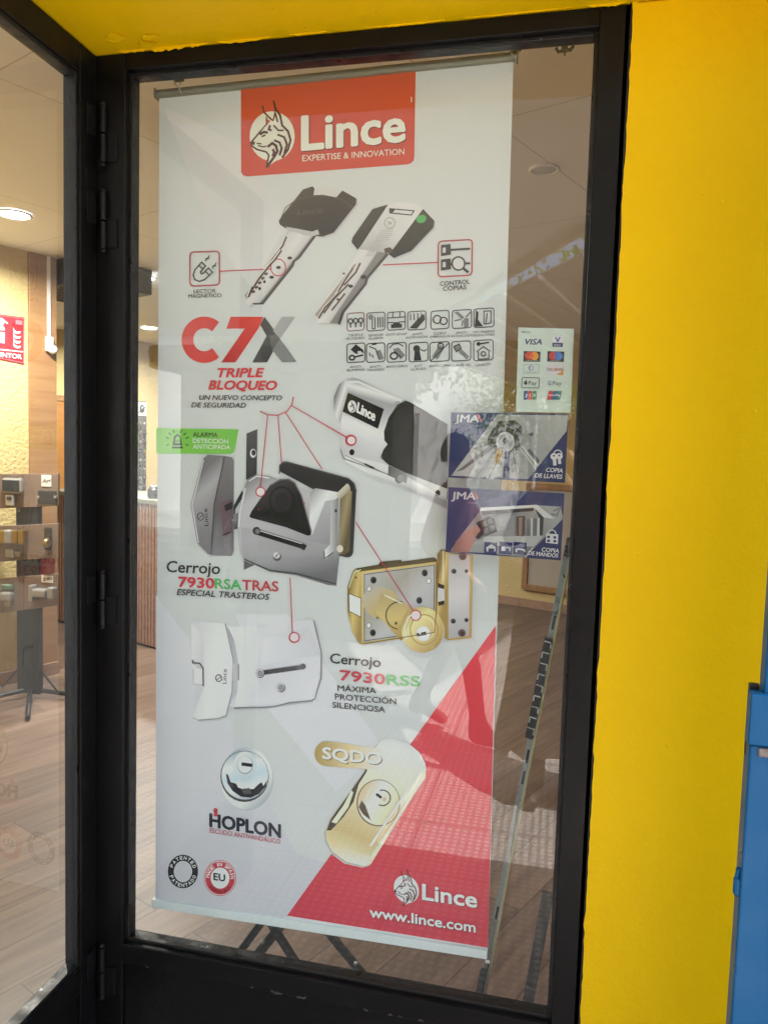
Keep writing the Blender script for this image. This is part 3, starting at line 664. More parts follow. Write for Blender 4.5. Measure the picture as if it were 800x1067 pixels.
def pictogram(i):
    k = INK(5).src(355, 315, 4.848); x0, y0, x1, y1 = boxes[i]; W, H = x1-x0, y1-y0; t = -.03
    P = lambda u, v: (x0+u*W, y0+v*H-u*6)
    Ls = lambda *pp: [P(*p) for p in pp]
    k.stroke(k.rquad(Ls((0, .06), (1, .06), (1, 1), (0, 1)), 14), 4.5, DK if i else (120, 60, 62), True)
    g = []
    if i == 0:
        for u in (.2, .5, .8): k.ring(*P(u, .48), 11, 12, 6, DK); k.stroke(Ls((u, .58), (u, .82)), 7, DK)
    elif i == 1: k.disc(*P(.22, .28), 14, 14, MID); g = [[(.3, .4), (.3, .9)], [(.45, .3), (.45, .9), (.3, .9)], [(.62, .3), (.62, .85)], [(.75, .3), (.75, .85)], [(.88, .3), (.88, .85)]]
    elif i == 2: k.poly(Ls((.2, .7), (.3, .7), (.35, .6), (.65, .6), (.7, .7), (.82, .7), (.82, .9), (.2, .9)), DK); g = [[(0, .35), (1, .35)], [(0, .6), (.35, .6)], [(.65, .6), (1, .6)], [(.3, .06), (.3, .35)], [(.7, .06), (.7, .35)]]
    elif i == 3: k.poly(Ls((.1, .9), (.5, .5), (.9, .2), (.95, .5), (.5, .95)), DK); g = [[(u, .15), (u, .5)] for u in (.15, .35, .55, .75)]
    elif i == 4: k.ring(*P(.35, .5), 20, 20, 6, DK); k.ring(*P(.7, .6), 18, 18, 6, DK)
    elif i == 5: k.poly(Ls((.1, .15), (.3, .12), (.62, .45), (.5, .55)), MID); k.poly(Ls((.6, .5), (.85, .5), (.85, .95), (.6, .95)), MID); g = [[(.1, .6), (.45, .55)], [(.5, .9), (.55, .6)], [(.95, .2), (.7, .45)]]
    elif i == 6: k.poly(Ls((.1, .1), (.22, .25), (.2, .6), (.45, .95), (.05, .95)), DK); g = [[(.5, .85), (.5, .2), (.85, .2), (.85, .8), (.5, .85)], [(.6, .8), (.66, .3)]]
    elif i == 7: k.poly(Ls((.2, .35), (.5, .1), (.9, .4), (.95, .6), (.75, .45), (.6, .45), (.6, .6), (.45, .55)), DK); k.ring(*P(.28, .76), 13, 11, 8, DK); k.stroke(Ls((.4, .74), (.9, .66)), 8, DK)
    elif i == 8: k.poly(Ls((.5, .45), (.75, .4), (.95, .85), (.75, .92)), MID); g = [[(.15, .2), (.5, .35), (.7, .9)], [(.15, .5), (.2, .7)], [(.3, .6), (.36, .78)], [(.3, .12), (.55, .1)]]
    elif i == 9: k.ring(*P(.35, .7), 18, 16, 8, DK); k.poly(Ls((.3, .35), (.6, .3), (.95, .7), (.7, .9)), MID); g = [[(.1, .3), (.3, .12), (.6, .1), (.85, .25)], [(.35, .45), (.75, .8)]]
    elif i == 10: k.disc(*P(.4, .35), 17, 17, DK); k.poly(Ls((.3, .45), (.55, .45), (.65, .95), (.25, .95)), DK); g = [[(.6, .4), (.8, .5), (.95, .42)]]
    elif i == 11: k.poly(Ls((.1, .75), (.5, .2), (.75, .35), (.4, .9)), MID); k.ring(*P(.55, .25), 14, 14, 6, DK); g = [[(.05, .95), (.95, .15)]]
    elif i == 12: k.poly(Ls((.1, .3), (.4, .18), (.5, .4), (.25, .55)), MID); k.stroke(Ls((.35, .4), (.85, .9)), 20, MID); g = [[(.1, .3), (.4, .18), (.5, .4), (.25, .55), (.1, .3)]]
    elif i == 13: k.disc(*P(.25, .22), 11, 10, DK); k.stroke(Ls((.3, .22), (.8, .18)), 8, DK); g = [[(.15, .6), (.5, .36), (.85, .6)], [(.24, .6), (.24, .94), (.78, .94), (.78, .6)]]; k.ring(*P(.5, .7), 11, 11, 6, DK)
    for s in g: k.stroke(Ls(*s), 5, DK)
    a, b2 = words_[i]; m = (x0+x1)/2; 
    for s, dy in ((a, 26), (b2, 42)):
        if s: wd = min(108, 12.6*len(s)); k.text(s, (m-wd/2, y1+dy+2), (m+wd/2, y1+dy-3), 11.5, (44, 40, 40), 0)
    k.build('pictogram', bn)
for i in range(14): pictogram(i)

# alarm flag
k = INK(5).src(160, 420, 3.636)
k.grad([(10, 94), (322, 99), (308, 176), (302, 188), (290, 193), (10, 191)], [(0, (120, 190, 60)), (1, (110, 178, 70))], (12, 140), (320, 140))
k.poly([(72, 160), (78, 125), (90, 116), (102, 125), (108, 160)], DK); k.poly([(80, 152), (84, 130), (90, 124), (97, 130), (100, 152)], (120, 185, 75)); k.stroke([(70, 168), (110, 168)], 7, DK); k.text('SOS', (82, 148), (99, 148), 9, DK, .02)
for a in (200, 225, 250, 290, 315, 340): k.stroke([(90+34*cos(radians(a)), 145+34*sin(radians(a))), (90+46*cos(radians(a)), 145+46*sin(radians(a)))], 4, DK)
for a in (160, 20): k.stroke([(90+34*cos(radians(a)), 145+34*sin(radians(a))), (90+44*cos(radians(a)), 145+44*sin(radians(a)))], 4, DK)
k.text('ALARMA', (149, 127), (243, 129), 17, (60, 62, 44), .012); k.text('DETECCIÓN', (149, 150), (283, 153), 16, (222, 230, 205), .006); k.text('ANTICIPADA', (149, 172), (291, 175), 16, (222, 230, 205), .006)
k.build('alarm_flag', bn)

# silver alarm lock
k = INK(8, 1.28).src(160, 420, 3.636)
soft(k, [(140, 385), (190, 208), (303, 215), (306, 575), (215, 582), (170, 540)], -8, 6, (170, 170, 170)); soft(k, [(340, 300), (700, 345), (692, 694), (540, 655), (335, 600)], 8, 10, (170, 170, 170))
k.grad([(352, 115), (393, 98), (391, 268), (350, 292)], [(0, (92, 88, 90)), (1, (66, 60, 62))], (355, 120), (385, 280)); k.disc(377, 190, 12, 17, (190, 190, 192)); k.disc(379, 188, 8, 11, (70, 66, 68))
k.poly([(342, 560), (390, 585), (392, 610), (342, 632)], (104, 100, 106))
k.poly([(286, 425), (300, 395), (336, 330), (342, 350), (310, 402), (306, 470), (290, 480)], (58, 50, 56)); k.grad([(300, 420), (325, 415), (325, 475), (300, 480)], [(0, (130, 128, 136)), (1, (90, 86, 94))], (300, 420), (326, 470))
k.grad([(140, 382), (188, 210), (205, 196), (268, 200), (228, 385), (217, 576), (205, 572), (165, 530)], [(0, (120, 112, 116)), (.35, (158, 154, 158)), (.7, (140, 134, 140)), (1, (126, 120, 126))], (140, 300), (250, 420))
k.grad([(268, 200), (298, 205), (304, 218), (304, 560), (296, 580), (217, 577), (228, 385)], [(0, (122, 116, 120)), (.6, (98, 92, 98)), (1, (128, 124, 130))], (270, 210), (260, 580))
k.poly([(250, 380), (296, 360), (300, 372), (298, 490), (268, 508), (258, 470)], (108, 84, 92)); k.poly([(268, 388), (298, 372), (298, 400), (272, 410)], (46, 40, 44)); k.stroke([(262, 500), (292, 488)], 5, (50, 42, 46))
k.text('Lince', (208, 465), (203, 400), 15, (64, 58, 62), .015, up=(-1, 0)); k.ring(178, 430, 12, 14, 4, (84, 78, 82)); k.stroke([(170, 438), (186, 424)], 3, (84, 78, 82))
k.grad([(478, 236), (490, 224), (505, 223), (738, 286), (760, 305), (768, 335), (756, 566), (748, 582), (735, 586), (700, 578), (640, 345), (480, 260)], [(0, (66, 58, 60)), (.75, (58, 52, 54)), (1, (74, 66, 62))], (490, 240), (760, 420))
k.grad([(704, 352), (735, 328), (752, 334), (742, 560), (722, 578), (694, 568)], [(0, (128, 112, 78)), (.5, (158, 140, 96)), (1, (110, 96, 66))], (704, 400), (752, 410))
k.stroke([(476, 268), (478, 236), (490, 224), (505, 223), (738, 286), (760, 305), (768, 335)], 5, (96, 88, 86))
body = [(318, 480), (322, 405), (345, 318), (357, 290), (388, 270), (440, 278), (500, 300), (598, 335), (700, 346), (706, 352), (702, 600), (692, 692), (660, 690), (600, 668), (538, 652), (440, 640), (342, 596), (328, 560)]
k.grad(body, [(0, (128, 124, 130)), (.18, (172, 170, 176)), (.55, (160, 158, 164)), (.8, (140, 138, 146)), (1, (118, 116, 124))], (340, 300), (560, 690))
k.grad([(330, 470), (700, 545), (690, 690), (660, 690), (540, 652), (440, 640), (340, 594)], [(0, (160, 156, 162)), (.5, (148, 146, 152)), (1, (112, 110, 118))], (480, 490), (520, 670))
k.grad([(592, 338), (612, 322), (700, 338), (705, 360), (650, 372), (600, 500), (590, 480)], [(0, (152, 150, 156)), (.5, (206, 206, 210)), (1, (184, 184, 190))], (600, 340), (680, 400))
k.grad([(645, 560), (668, 536), (672, 380), (700, 355), (694, 520), (680, 566), (650, 594)], [(0, (214, 214, 218)), (1, (120, 118, 124))], (650, 480), (700, 480)); k.stroke([(646, 560), (648, 590), (680, 566)], 4, (84, 80, 86)); k.disc(690, 408, 4, 7, (50, 46, 50))
k.grad(k.rquad([(690, 345), (735, 302), (748, 325), (704, 366)], 8), [(0, (196, 190, 172)), (1, (150, 138, 110))], (700, 320), (735, 350)); k.disc(706, 552, 12, 14, (196, 188, 166))
k.grad([(362, 430), (372, 408), (440, 312), (478, 290), (512, 288), (535, 302), (560, 350), (598, 488), (595, 500), (584, 503), (500, 470), (372, 436)], [(0, (78, 68, 70)), (.4, (52, 44, 46)), (1, (36, 30, 32))], (440, 310), (520, 490))
k.stroke([(440, 312), (478, 290), (512, 288), (535, 302), (560, 350), (598, 488)], 5, (120, 112, 112)); k.ring(486, 372, 46, 54, 6, (34, 28, 30)); k.ring(486, 372, 32, 38, 3, (72, 62, 64)); k.disc(486, 372, 28, 33, (58, 49, 51))
k.disc(398, 402, 4, 4, (170, 50, 50)); k.poly([(412, 410), (440, 402), (446, 420), (420, 425)], (30, 24, 26)); k.disc(570, 380, 4, 4, (180, 70, 70))
k.stroke([(386, 482), (400, 490), (560, 540), (574, 548)], 26, (128, 124, 130)); k.stroke([(384, 484), (400, 491), (560, 541), (576, 549)], 20, (42, 34, 38)); k.stroke([(396, 482), (562, 533)], 3, (190, 188, 192)); k.disc(390, 484, 15, 15, (70, 62, 68)); k.disc(394, 486, 9, 9, (120, 114, 118))
k.disc(468, 582, 16, 17, (98, 94, 100)); k.disc(466, 577, 13, 12, (182, 180, 186)); k.stroke([(460, 585), (474, 570)], 4, (110, 106, 112))
k.stroke([(360, 296), (392, 276), (438, 284)], 5, (226, 226, 230)); k.stroke([(322, 470), (328, 408), (348, 322)], 5, (214, 213, 218)); k.stroke([(344, 592), (440, 634), (540, 646), (602, 662), (690, 686)], 4, (74, 70, 76)); k.stroke([(190, 214), (146, 384), (170, 530)], 4, (192, 188, 192)); k.stroke([(268, 204), (229, 385), (218, 572)], 3, (66, 60, 66))
k.build('alarm_lock_picture', bn)
k = INK(6).src(160, 420, 3.636)
k.text('Cerrojo', (50, 640), (251, 648), 42, DK, .014, .08)
k.text('7930', (95, 696), (229, 702), 37, (188, 52, 62), .03); k.text('RSA', (233, 702), (332, 708), 37, GRN, .016); k.text('TRAS', (336, 708), (472, 714), 37, (176, 56, 66), .016)
k.text('ESPECIAL TRASTEROS', (88, 727), (439, 746), 22, DK, .014, .2)
k.build('alarm_lock_lettering', bn)

# steel cylinder
k = INK(8, 1.28).src(340, 380, 5.336)
barrel = [(40, 245), (42, 175), (72, 108), (110, 78), (150, 71), (185, 80), (440, 200), (462, 210), (462, 600), (440, 592), (345, 556), (346, 616), (240, 578), (95, 528), (80, 490), (78, 325), (52, 292)]
soft(k, barrel, -10, 8, (165, 167, 168)); soft(k, [(95, 530), (345, 620), (600, 752), (670, 790), (670, 806), (440, 700), (110, 548)], 0, 8, (165, 167, 168))
k.grad(barrel, [(0, (150, 150, 154)), (.12, (196, 197, 202)), (.22, (148, 148, 154)), (.42, (172, 172, 178)), (.6, (204, 204, 208)), (.75, (190, 190, 194)), (1, (176, 176, 180))], (220, 90), (110, 480))
k.grad([(40, 245), (42, 175), (72, 108), (110, 78), (122, 150), (92, 258), (78, 325)], [(0, (128, 126, 130)), (.5, (196, 196, 200)), (1, (150, 150, 154))], (45, 200), (110, 220))
k.grad([(345, 300), (395, 215), (440, 198), (420, 196), (385, 205), (330, 290), (308, 380), (330, 440), (342, 442), (320, 380)], [(0, (150, 150, 154)), (1, (215, 215, 218))], (340, 250), (380, 300))
k.grad([(105, 500), (345, 558), (450, 622), (668, 745), (670, 800), (440, 690), (240, 610), (104, 540)], [(0, (190, 188, 186)), (.6, (200, 200, 202)), (1, (150, 146, 144))], (400, 570), (370, 680))
k.stroke([(104, 503), (344, 612), (346, 556)], 3, (84, 78, 76)); k.poly([(210, 545), (270, 572), (262, 580), (212, 556)], (60, 52, 50))
k.grad([(462, 206), (438, 198), (396, 218), (345, 292), (320, 372), (322, 420), (340, 442), (318, 470), (300, 515), (345, 556), (440, 600), (672, 745), (672, 330)], [(0, (62, 55, 50)), (.5, (58, 51, 46)), (1, (84, 74, 66))], (380, 300), (650, 520))
k.grad([(450, 622), (440, 600), (672, 690), (668, 745)], [(0, (160, 156, 154)), (1, (205, 205, 205))], (440, 600), (660, 720))
k.grad([(345, 560), (440, 600), (450, 622), (445, 660), (345, 616)], [(0, (104, 98, 94)), (1, (150, 146, 142))], (350, 580), (440, 640))
k.disc(142, 486, 14, 17, (46, 42, 40)); k.disc(404, 632, 24, 28, (126, 120, 116)); k.disc(412, 632, 18, 22, (156, 150, 146)); k.disc(619, 714, 14, 18, (46, 40, 38))
random.seed(2)
for i in range(12): x = 190+random.random()*110; y = 405+random.random()*110; k.stroke([(x, y), (x+18, y+6)], 2, (184, 183, 182))
k.grad([(120, 155), (320, 246), (286, 356), (90, 260)], [(0, (66, 60, 34)), (.4, (46, 40, 26)), (1, (26, 20, 16))], (130, 190), (290, 300))
k.disc(143, 232, 24, 34, (206, 206, 200)); k.stroke([(130, 235), (150, 220), (156, 245), (140, 262)], 5, (70, 64, 50)); k.stroke([(140, 205), (146, 240)], 4, (70, 64, 50))
k.text('Lince', (168, 262), (266, 312), 52, (222, 222, 218), .035, up=(.18, -1))
k.text('Lince', (170, 250), (171, 251), .1, (222, 222, 218), .03)
k.stroke([(120, 96), (176, 94), (420, 204)], 9, (232, 233, 236)); k.stroke([(320, 374), (346, 294), (396, 220), (438, 201)], 4, (120, 116, 116)); k.stroke([(80, 470), (96, 522), (240, 572), (344, 610)], 4, (110, 108, 108)); k.stroke([(330, 400), (342, 330), (390, 250), (440, 220)], 5, (26, 22, 20)); k.stroke([(470, 640), (664, 752)], 4, (226, 226, 226))
k.build('cylinder_picture', bn)
k = INK(64).src(340, 380, 5.336)
k.stroke([(0, 340), (112, 405)], 5, LR); k.disc(137, 420, 27, 27, (226, 218, 212)); k.ring(137, 420, 28, 28, 6, LR)
k.build('cylinder_lead_line', bn)

# gold lock
k = INK(8, 1.28).src(340, 560, 4.444)
soft(k, [(98, 235), (125, 160), (505, 100), (512, 440), (165, 500), (120, 445)], 4, 9, (165, 165, 160))
k.grad([(98, 230), (125, 155), (135, 144), (165, 146), (168, 498), (150, 492), (120, 440), (98, 345)], [(0, (150, 122, 58)), (.5, (206, 178, 96)), (1, (168, 138, 70))], (98, 300), (168, 310))
k.grad([(135, 144), (240, 126), (250, 112), (345, 104), (350, 112), (498, 92), (512, 104), (512, 118), (165, 166)], [(0, (92, 78, 46)), (1, (120, 100, 56))], (300, 110), (305, 150))
k.grad([(160, 158), (512, 112), (512, 330), (505, 445), (165, 498)], [(0, (208, 180, 100)), (1, (192, 160, 84))], (170, 160), (500, 440))
k.grad([(172, 168), (504, 124), (500, 436), (172, 486)], [(0, (172, 168, 164)), (.35, (160, 154, 140)), (.6, (176, 172, 168)), (1, (160, 158, 156))], (180, 180), (480, 440))
k.stroke([(176, 172), (500, 128), (497, 432), (176, 480)], 3, (74, 62, 50), True)
k.grad(k.ell(255, 305, 90, 75, .5), [(0, (172, 166, 152)), (.5, (190, 166, 100)), (1, (172, 160, 130))], (190, 240), (320, 380))
k.grad([(250, 260), (355, 298), (400, 330), (400, 440), (345, 480), (230, 350)], [(0, (182, 160, 100)), (.5, (206, 178, 96)), (1, (178, 146, 72))], (330, 290), (330, 470))
k.poly([(104, 260), (160, 282), (160, 370), (106, 342)], (206, 206, 198)); k.stroke([(104, 260), (160, 282), (160, 370), (106, 342)], 3, (96, 80, 50), True)
for x, y in ((218, 198), (455, 165), (430, 292), (215, 442)): k.disc(x, y, 14, 16, (82, 78, 74)); k.disc(x+2, y+2, 9, 10, (52, 48, 46))
for x, y in ((198, 238), (474, 202), (196, 408)): k.disc(x, y, 10, 12, (214, 210, 200)); k.ring(x, y, 10, 12, 2.5, (120, 110, 90))
k.disc(137, 186, 4, 5, (96, 78, 46)); k.stroke([(236, 366), (236, 380)], 3, (90, 84, 74)); k.stroke([(229, 373), (243, 373)], 3, (90, 84, 74)); k.disc(322, 398, 5, 7, (80, 66, 40))
k.stroke([(340+64*cos(t), 362+64*sin(t)) for t in [radians(a) for a in range(100, 290, 10)]], 4, (70, 58, 36))
k.grad([(515, 80), (530, 58), (548, 54), (562, 72), (562, 474), (545, 465), (528, 440), (512, 400)], [(0, (150, 122, 56)), (.5, (210, 184, 104)), (1, (170, 140, 72))], (512, 200), (562, 210))
k.poly([(515, 232), (545, 222), (548, 300), (518, 306)], (186, 184, 178)); k.poly([(514, 210), (546, 222), (544, 240), (518, 232)], (66, 54, 32)); k.poly([(516, 300), (546, 292), (546, 310), (520, 318)], (66, 54, 32)); k.poly([(562, 230), (578, 230), (574, 318), (562, 320)], (96, 92, 88))
k.grad([(560, 72), (678, 84), (672, 466), (560, 478)], [(0, (196, 166, 88)), (1, (176, 146, 74))], (560, 100), (676, 460)); k.grad([(566, 76), (664, 86), (660, 456), (566, 470)], [(0, (172, 170, 168)), (.5, (184, 182, 180)), (1, (160, 158, 158))], (570, 90), (655, 450))
for x, y, r in ((590, 157, 12), (631, 88, 18), (587, 388, 12), (627, 443, 18), (648, 156, 9), (648, 383, 10)): k.disc(x, y, r, r, (96, 94, 92)); k.disc(x+2, y+2, r*.6, r*.6, (64, 60, 60))
disc = k.ell(445, 428, 98, 106, 0, 40)
soft(k, disc, 4, 8, (165, 160, 150))
k.grad(disc, [(0, (186, 154, 74)), (.3, (222, 198, 122)), (.6, (206, 178, 98)), (1, (176, 144, 70))], (370, 350), (520, 500)); k.ring(452, 428, 64, 70, 4, (164, 134, 66)); k.ring(450, 424, 50, 56, 3, (226, 206, 140))
k.disc(448, 446, 33, 36, (190, 188, 184)); k.disc(448, 446, 29, 32, (206, 206, 204)); k.stroke([(418, 452), (462, 444)], 15, (40, 32, 34)); k.poly([(424, 440), (440, 436), (436, 452)], (206, 206, 204))
k.stroke([(372, 470), (360, 420), (378, 372), (410, 345)], 5, (246, 232, 180)); k.stroke([(104, 235), (130, 160), (160, 150)], 4, (236, 216, 150)); k.stroke([(168, 494), (500, 440), (510, 330), (510, 120)], 4, (128, 104, 54)); k.stroke([(540, 62), (540, 200)], 5, (240, 222, 164)); k.stroke([(270, 268), (350, 306)], 6, (240, 222, 166))
k.build('gold_lock_picture', bn)
k = INK(8).src(340, 560, 4.444)
k.text('Cerrojo', (18, 582), (251, 602), 45, DK, .014, .06); k.text('7930', (64, 661), (270, 681), 45, (184, 52, 66), .03); k.text('RSS', (281, 682), (432, 690), 45, GRN, .022)
k.text('MÁXIMA', (52, 711), (230, 724), 26, DK, .012); k.text('PROTECCIÓN', (40, 751), (323, 774), 26, DK, .012); k.text('SILENCIOSA', (28, 789), (272, 812), 26, DK, .012)
k.build('gold_lock_lettering', bn)

# white lock
k = INK(8).src(160, 620, 3.953)
LW = [(155, 112), (172, 105), (295, 118), (328, 268), (323, 400), (299, 497), (270, 509), (185, 516), (160, 502)]
soft(k, LW, 4, 9, (150, 152, 158)); soft(k, [(310, 140), (660, 110), (691, 240), (689, 340), (650, 436), (560, 447), (455, 464), (330, 468)], 6, 8, (150, 150, 156))
RB = [(302, 128), (340, 130), (455, 128), (640, 100), (660, 106), (691, 238), (689, 342), (664, 428), (648, 437), (560, 444), (500, 460), (455, 463), (332, 466), (312, 456), (345, 400), (350, 292), (330, 200)]
k.grad(RB, [(0, (206, 208, 212)), (.5, (196, 196, 204)), (1, (206, 206, 212))], (380, 130), (620, 450))
k.grad([(302, 128), (330, 180), (350, 292), (345, 400), (312, 456), (325, 400), (330, 268)], [(0, (150, 154, 160)), (1, (176, 180, 186))], (305, 280), (350, 285))
k.grad([(455, 128), (455, 180), (420, 300), (440, 410), (520, 440), (455, 463), (332, 466), (345, 400), (350, 292), (340, 130)], [(0, (212, 214, 217)), (1, (200, 201, 207))], (350, 300), (450, 310)); k.grad([(455, 180), (640, 130), (690, 250), (600, 260), (440, 290)], [(0, (205, 206, 211)), (1, (190, 190, 198))], (450, 200), (680, 240))
k.grad(LW, [(0, (196, 199, 203)), (.5, (217, 220, 221)), (1, (206, 208, 213))], (160, 300), (320, 320))
k.grad([(155, 112), (205, 175), (208, 380), (162, 500)], [(0, (206, 209, 212)), (1, (190, 192, 198))], (155, 250), (208, 260)); k.stroke([(295, 118), (328, 268), (323, 400), (299, 497), (270, 509), (185, 516)], 4, (126, 128, 136))
k.poly([(326, 282), (350, 286), (350, 352), (326, 354)], (176, 178, 184)); k.stroke([(350, 286), (350, 352)], 4, (100, 98, 104))
k.poly([(158, 266), (185, 280), (206, 300), (206, 376), (162, 370), (160, 308), (182, 296), (160, 284)], (176, 178, 184)); k.stroke([(160, 268), (162, 280), (190, 282), (204, 302), (205, 376)], 6, (62, 58, 62)); k.poly([(166, 300), (200, 306), (200, 368), (166, 366)], (206, 208, 212))
k.text('Lince', (300, 366), (301, 306), 17, (84, 82, 90), .012, up=(-1, 0)); k.ring(268, 343, 12, 14, 5, (96, 94, 102)); k.stroke([(260, 350), (278, 336)], 4, (96, 94, 102))
k.stroke([(440, 321), (615, 296)], 24, (172, 170, 178)); k.grad(k.rquad([(445, 312), (612, 288), (618, 306), (450, 330)], 8), [(0, (40, 34, 40)), (.8, (66, 60, 66)), (1, (120, 116, 122))], (445, 320), (615, 300))
for x, y in ((436, 321), (522, 380)): k.disc(x+3, y+3, 18, 19, (90, 86, 92)); k.disc(x, y, 17, 18, (176, 176, 182)); k.disc(x+3, y+3, 9, 10, (140, 138, 146)); k.ring(x+3, y+3, 9, 10, 2.5, (80, 76, 84))
k.disc(615, 295, 12, 12, (96, 92, 98))
k.stroke([(660, 106), (691, 238), (689, 342), (664, 428), (648, 437), (560, 444), (500, 460), (455, 463), (332, 466)], 4, (110, 108, 116))
k.ring(579, 176, 20, 20, 5, LR)
k.build('white_lock_picture', bn)

# chrome escutcheon
k = INK(8, 1.28).src(160, 620, 3.953)
soft(k, k.ell(384, 757, 108, 128), 4, 8, (150, 156, 160))
k.grad(k.ell(383, 757, 108, 128, 0, 44), [(0, (150, 166, 172)), (.3, (222, 230, 232)), (.7, (190, 202, 208)), (1, (140, 154, 160))], (290, 690), (470, 860))
k.disc(375, 748, 100, 106, (72, 84, 90)); k.grad(k.ell(376, 744, 96, 100, 0, 44), [(0, (150, 172, 180)), (.25, (206, 222, 228)), (.5, (170, 192, 200)), (.75, (206, 220, 224)), (1, (150, 168, 176))], (350, 650), (400, 845))
k.poly([(298, 738), (306, 740), (318, 772), (340, 778), (348, 790), (372, 800), (412, 796), (432, 780), (445, 772), (452, 788), (468, 762), (462, 790), (436, 820), (400, 836), (360, 832), (325, 808), (304, 776)], (48, 54, 60))
k.poly([(335, 770), (356, 770), (364, 790), (392, 792), (405, 775), (420, 770), (432, 780), (412, 800), (372, 802), (348, 794)], (196, 208, 212)); k.poly([(360, 800), (395, 796), (405, 820), (372, 822)], (84, 92, 98))
k.grad(k.ell(376, 706, 48, 60), [(0, (206, 220, 224)), (1, (168, 188, 196))], (340, 660), (410, 760)); k.disc(377, 701, 33, 38, (140, 156, 164)); k.disc(376, 699, 30, 35, (214, 222, 226)); k.stroke([(362, 697), (406, 703)], 14, (36, 38, 44))
k.build('escutcheon_picture', bn)
k = INK(8).src(160, 620, 3.953)
k.text('HOPLON', (232, 954), (522, 1000), 52, (30, 32, 48), .036); k.poly([(247, 912), (251, 890), (245, 884), (256, 880), (266, 886), (262, 892), (265, 914)], (186, 62, 72)); k.disc(255, 889, 9, 11, (180, 60, 68)); k.stroke([(250, 893), (260, 893)], 3, (60, 30, 40))
k.text('ESCUDO ANTIVANDÁLICO', (232, 980), (522, 1027), 19, (178, 62, 76), .004)
k.build('escutcheon_lettering', bn)

# gold shield over the red corner
k = INK(8, 1.28).src(320, 740, 3.95)
sh = [(76, 500), (96, 450), (236, 255), (262, 190), (290, 140), (310, 120), (345, 116), (420, 140), (462, 175), (486, 220), (490, 245), (484, 282), (272, 618), (262, 636), (236, 644), (160, 626), (102, 582), (80, 540)]
soft(k, [(x, y) for x, y in sh], -8, 6, (150, 140, 130))
k.grad(sh, [(0, (232, 220, 186)), (.3, (226, 210, 170)), (.55, (214, 192, 142)), (.8, (200, 172, 108)), (1, (224, 202, 150))], (390, 150), (180, 620))
k.poly([(80, 496), (96, 452), (236, 255), (262, 190), (244, 256), (212, 306), (190, 380), (150, 440), (98, 496)], (84, 72, 52)); k.poly([(100, 462), (150, 392), (182, 330), (190, 340), (170, 400), (120, 468)], (222, 206, 168))
k.grad([(84, 510), (150, 560), (215, 590), (262, 600), (258, 630), (236, 642), (160, 624), (104, 580)], [(0, (214, 184, 118)), (1, (236, 220, 176))], (160, 540), (150, 620))
k.grad([(420, 330), (484, 240), (484, 282), (272, 618), (258, 632), (266, 590)], [(0, (226, 208, 164)), (.5, (186, 154, 96)), (1, (228, 206, 156))], (360, 420), (395, 450))
k.disc(293, 383, 90, 97, (116, 98, 70)); k.grad(k.ell(294, 382, 86, 93), [(0, (206, 180, 124)), (.35, (236, 224, 190)), (.75, (222, 204, 158)), (1, (196, 168, 110))], (220, 340), (370, 430)); k.poly([(212, 400), (224, 372), (240, 395), (262, 455), (230, 430)], (104, 86, 58)); k.ring(302, 372, 58, 64, 3, (226, 210, 172))
k.stroke([(310+32*cos(t), 362+32*sin(t)) for t in [radians(a) for a in range(-110, 120, 12)]], 5, (76, 64, 52)); k.stroke([(284, 346), (306, 362)], 11, (56, 46, 42)); k.disc(318, 368, 8, 9, (196, 176, 136))
k.grad([(82+52*cos(radians(a)), 180+52*sin(radians(a))) for a in range(90, 271, 15)]+[(285+45*cos(radians(a)), 202+45*sin(radians(a))) for a in range(-90, 91, 15)], [(0, (178, 148, 72)), (.45, (206, 184, 124)), (1, (236, 232, 220))], (40, 180), (325, 205))
shadowed(k, 'SQDO', (64, 200), (304, 224), 46, (236, 234, 228), .03, (132, 110, 70), 4)
k.stroke([(300, 128), (345, 124), (416, 148), (466, 196)], 5, (246, 238, 214)); k.stroke([(476, 280), (268, 606)], 5, (250, 238, 206)); k.stroke([(260, 560), (420, 320)], 9, (238, 226, 186))
k.build('shield_picture', bn)
k = INK(8).src(320, 740, 3.95)
lynx(k, lambda x, y: (408+(x-174)*.55, 738+(y-286)*.55+(x-174)*.09), 2.1, (232, 226, 222), (70, 30, 36))
shadowed(k, 'Lince', (475, 780), (697, 814), 62, (236, 232, 228), .026, (110, 22, 34), 3.5)
shadowed(k, 'www.lince.com', (258, 852), (692, 916), 40, (236, 230, 228), .024, (110, 22, 34), 3)
k.build('web_lettering', bn)

# the two round seals
k = INK(8).src(160, 880, 5.714)
k.ring(175, 163, 72, 82, 36, (34, 30, 36)); k.ring(175, 163, 53, 60, 3, (206, 206, 214))
k.arc_text('PATENTED', 175, 163, 72, 82, radians(-165), radians(-12), 19, (226, 226, 230), .03); k.arc_text('PATENTADO', 175, 163, 72, 82, radians(166), radians(14), 19, (226, 226, 230), .03, True)
k.build('patent_seal', bn)
k = INK(8).src(160, 880, 5.714)
k.disc(396, 202, 96, 107, (186, 62, 72)); k.disc(396, 202, 92, 103, (226, 214, 214)); k.disc(396, 202, 88, 99, (186, 58, 68)); k.disc(396, 202, 56, 63, (222, 224, 228)); k.text('EU', (358, 212), (425, 222), 40, (30, 28, 36), .03)
k.arc_text('MADE IN SPAIN', 396, 202, 73, 82, radians(-178), radians(4), 21, (226, 216, 218), .026); k.arc_text('CERRAJES', 396, 202, 73, 82, radians(146), radians(38), 15, (90, 22, 34), .02, True)
k.build('origin_seal', bn)

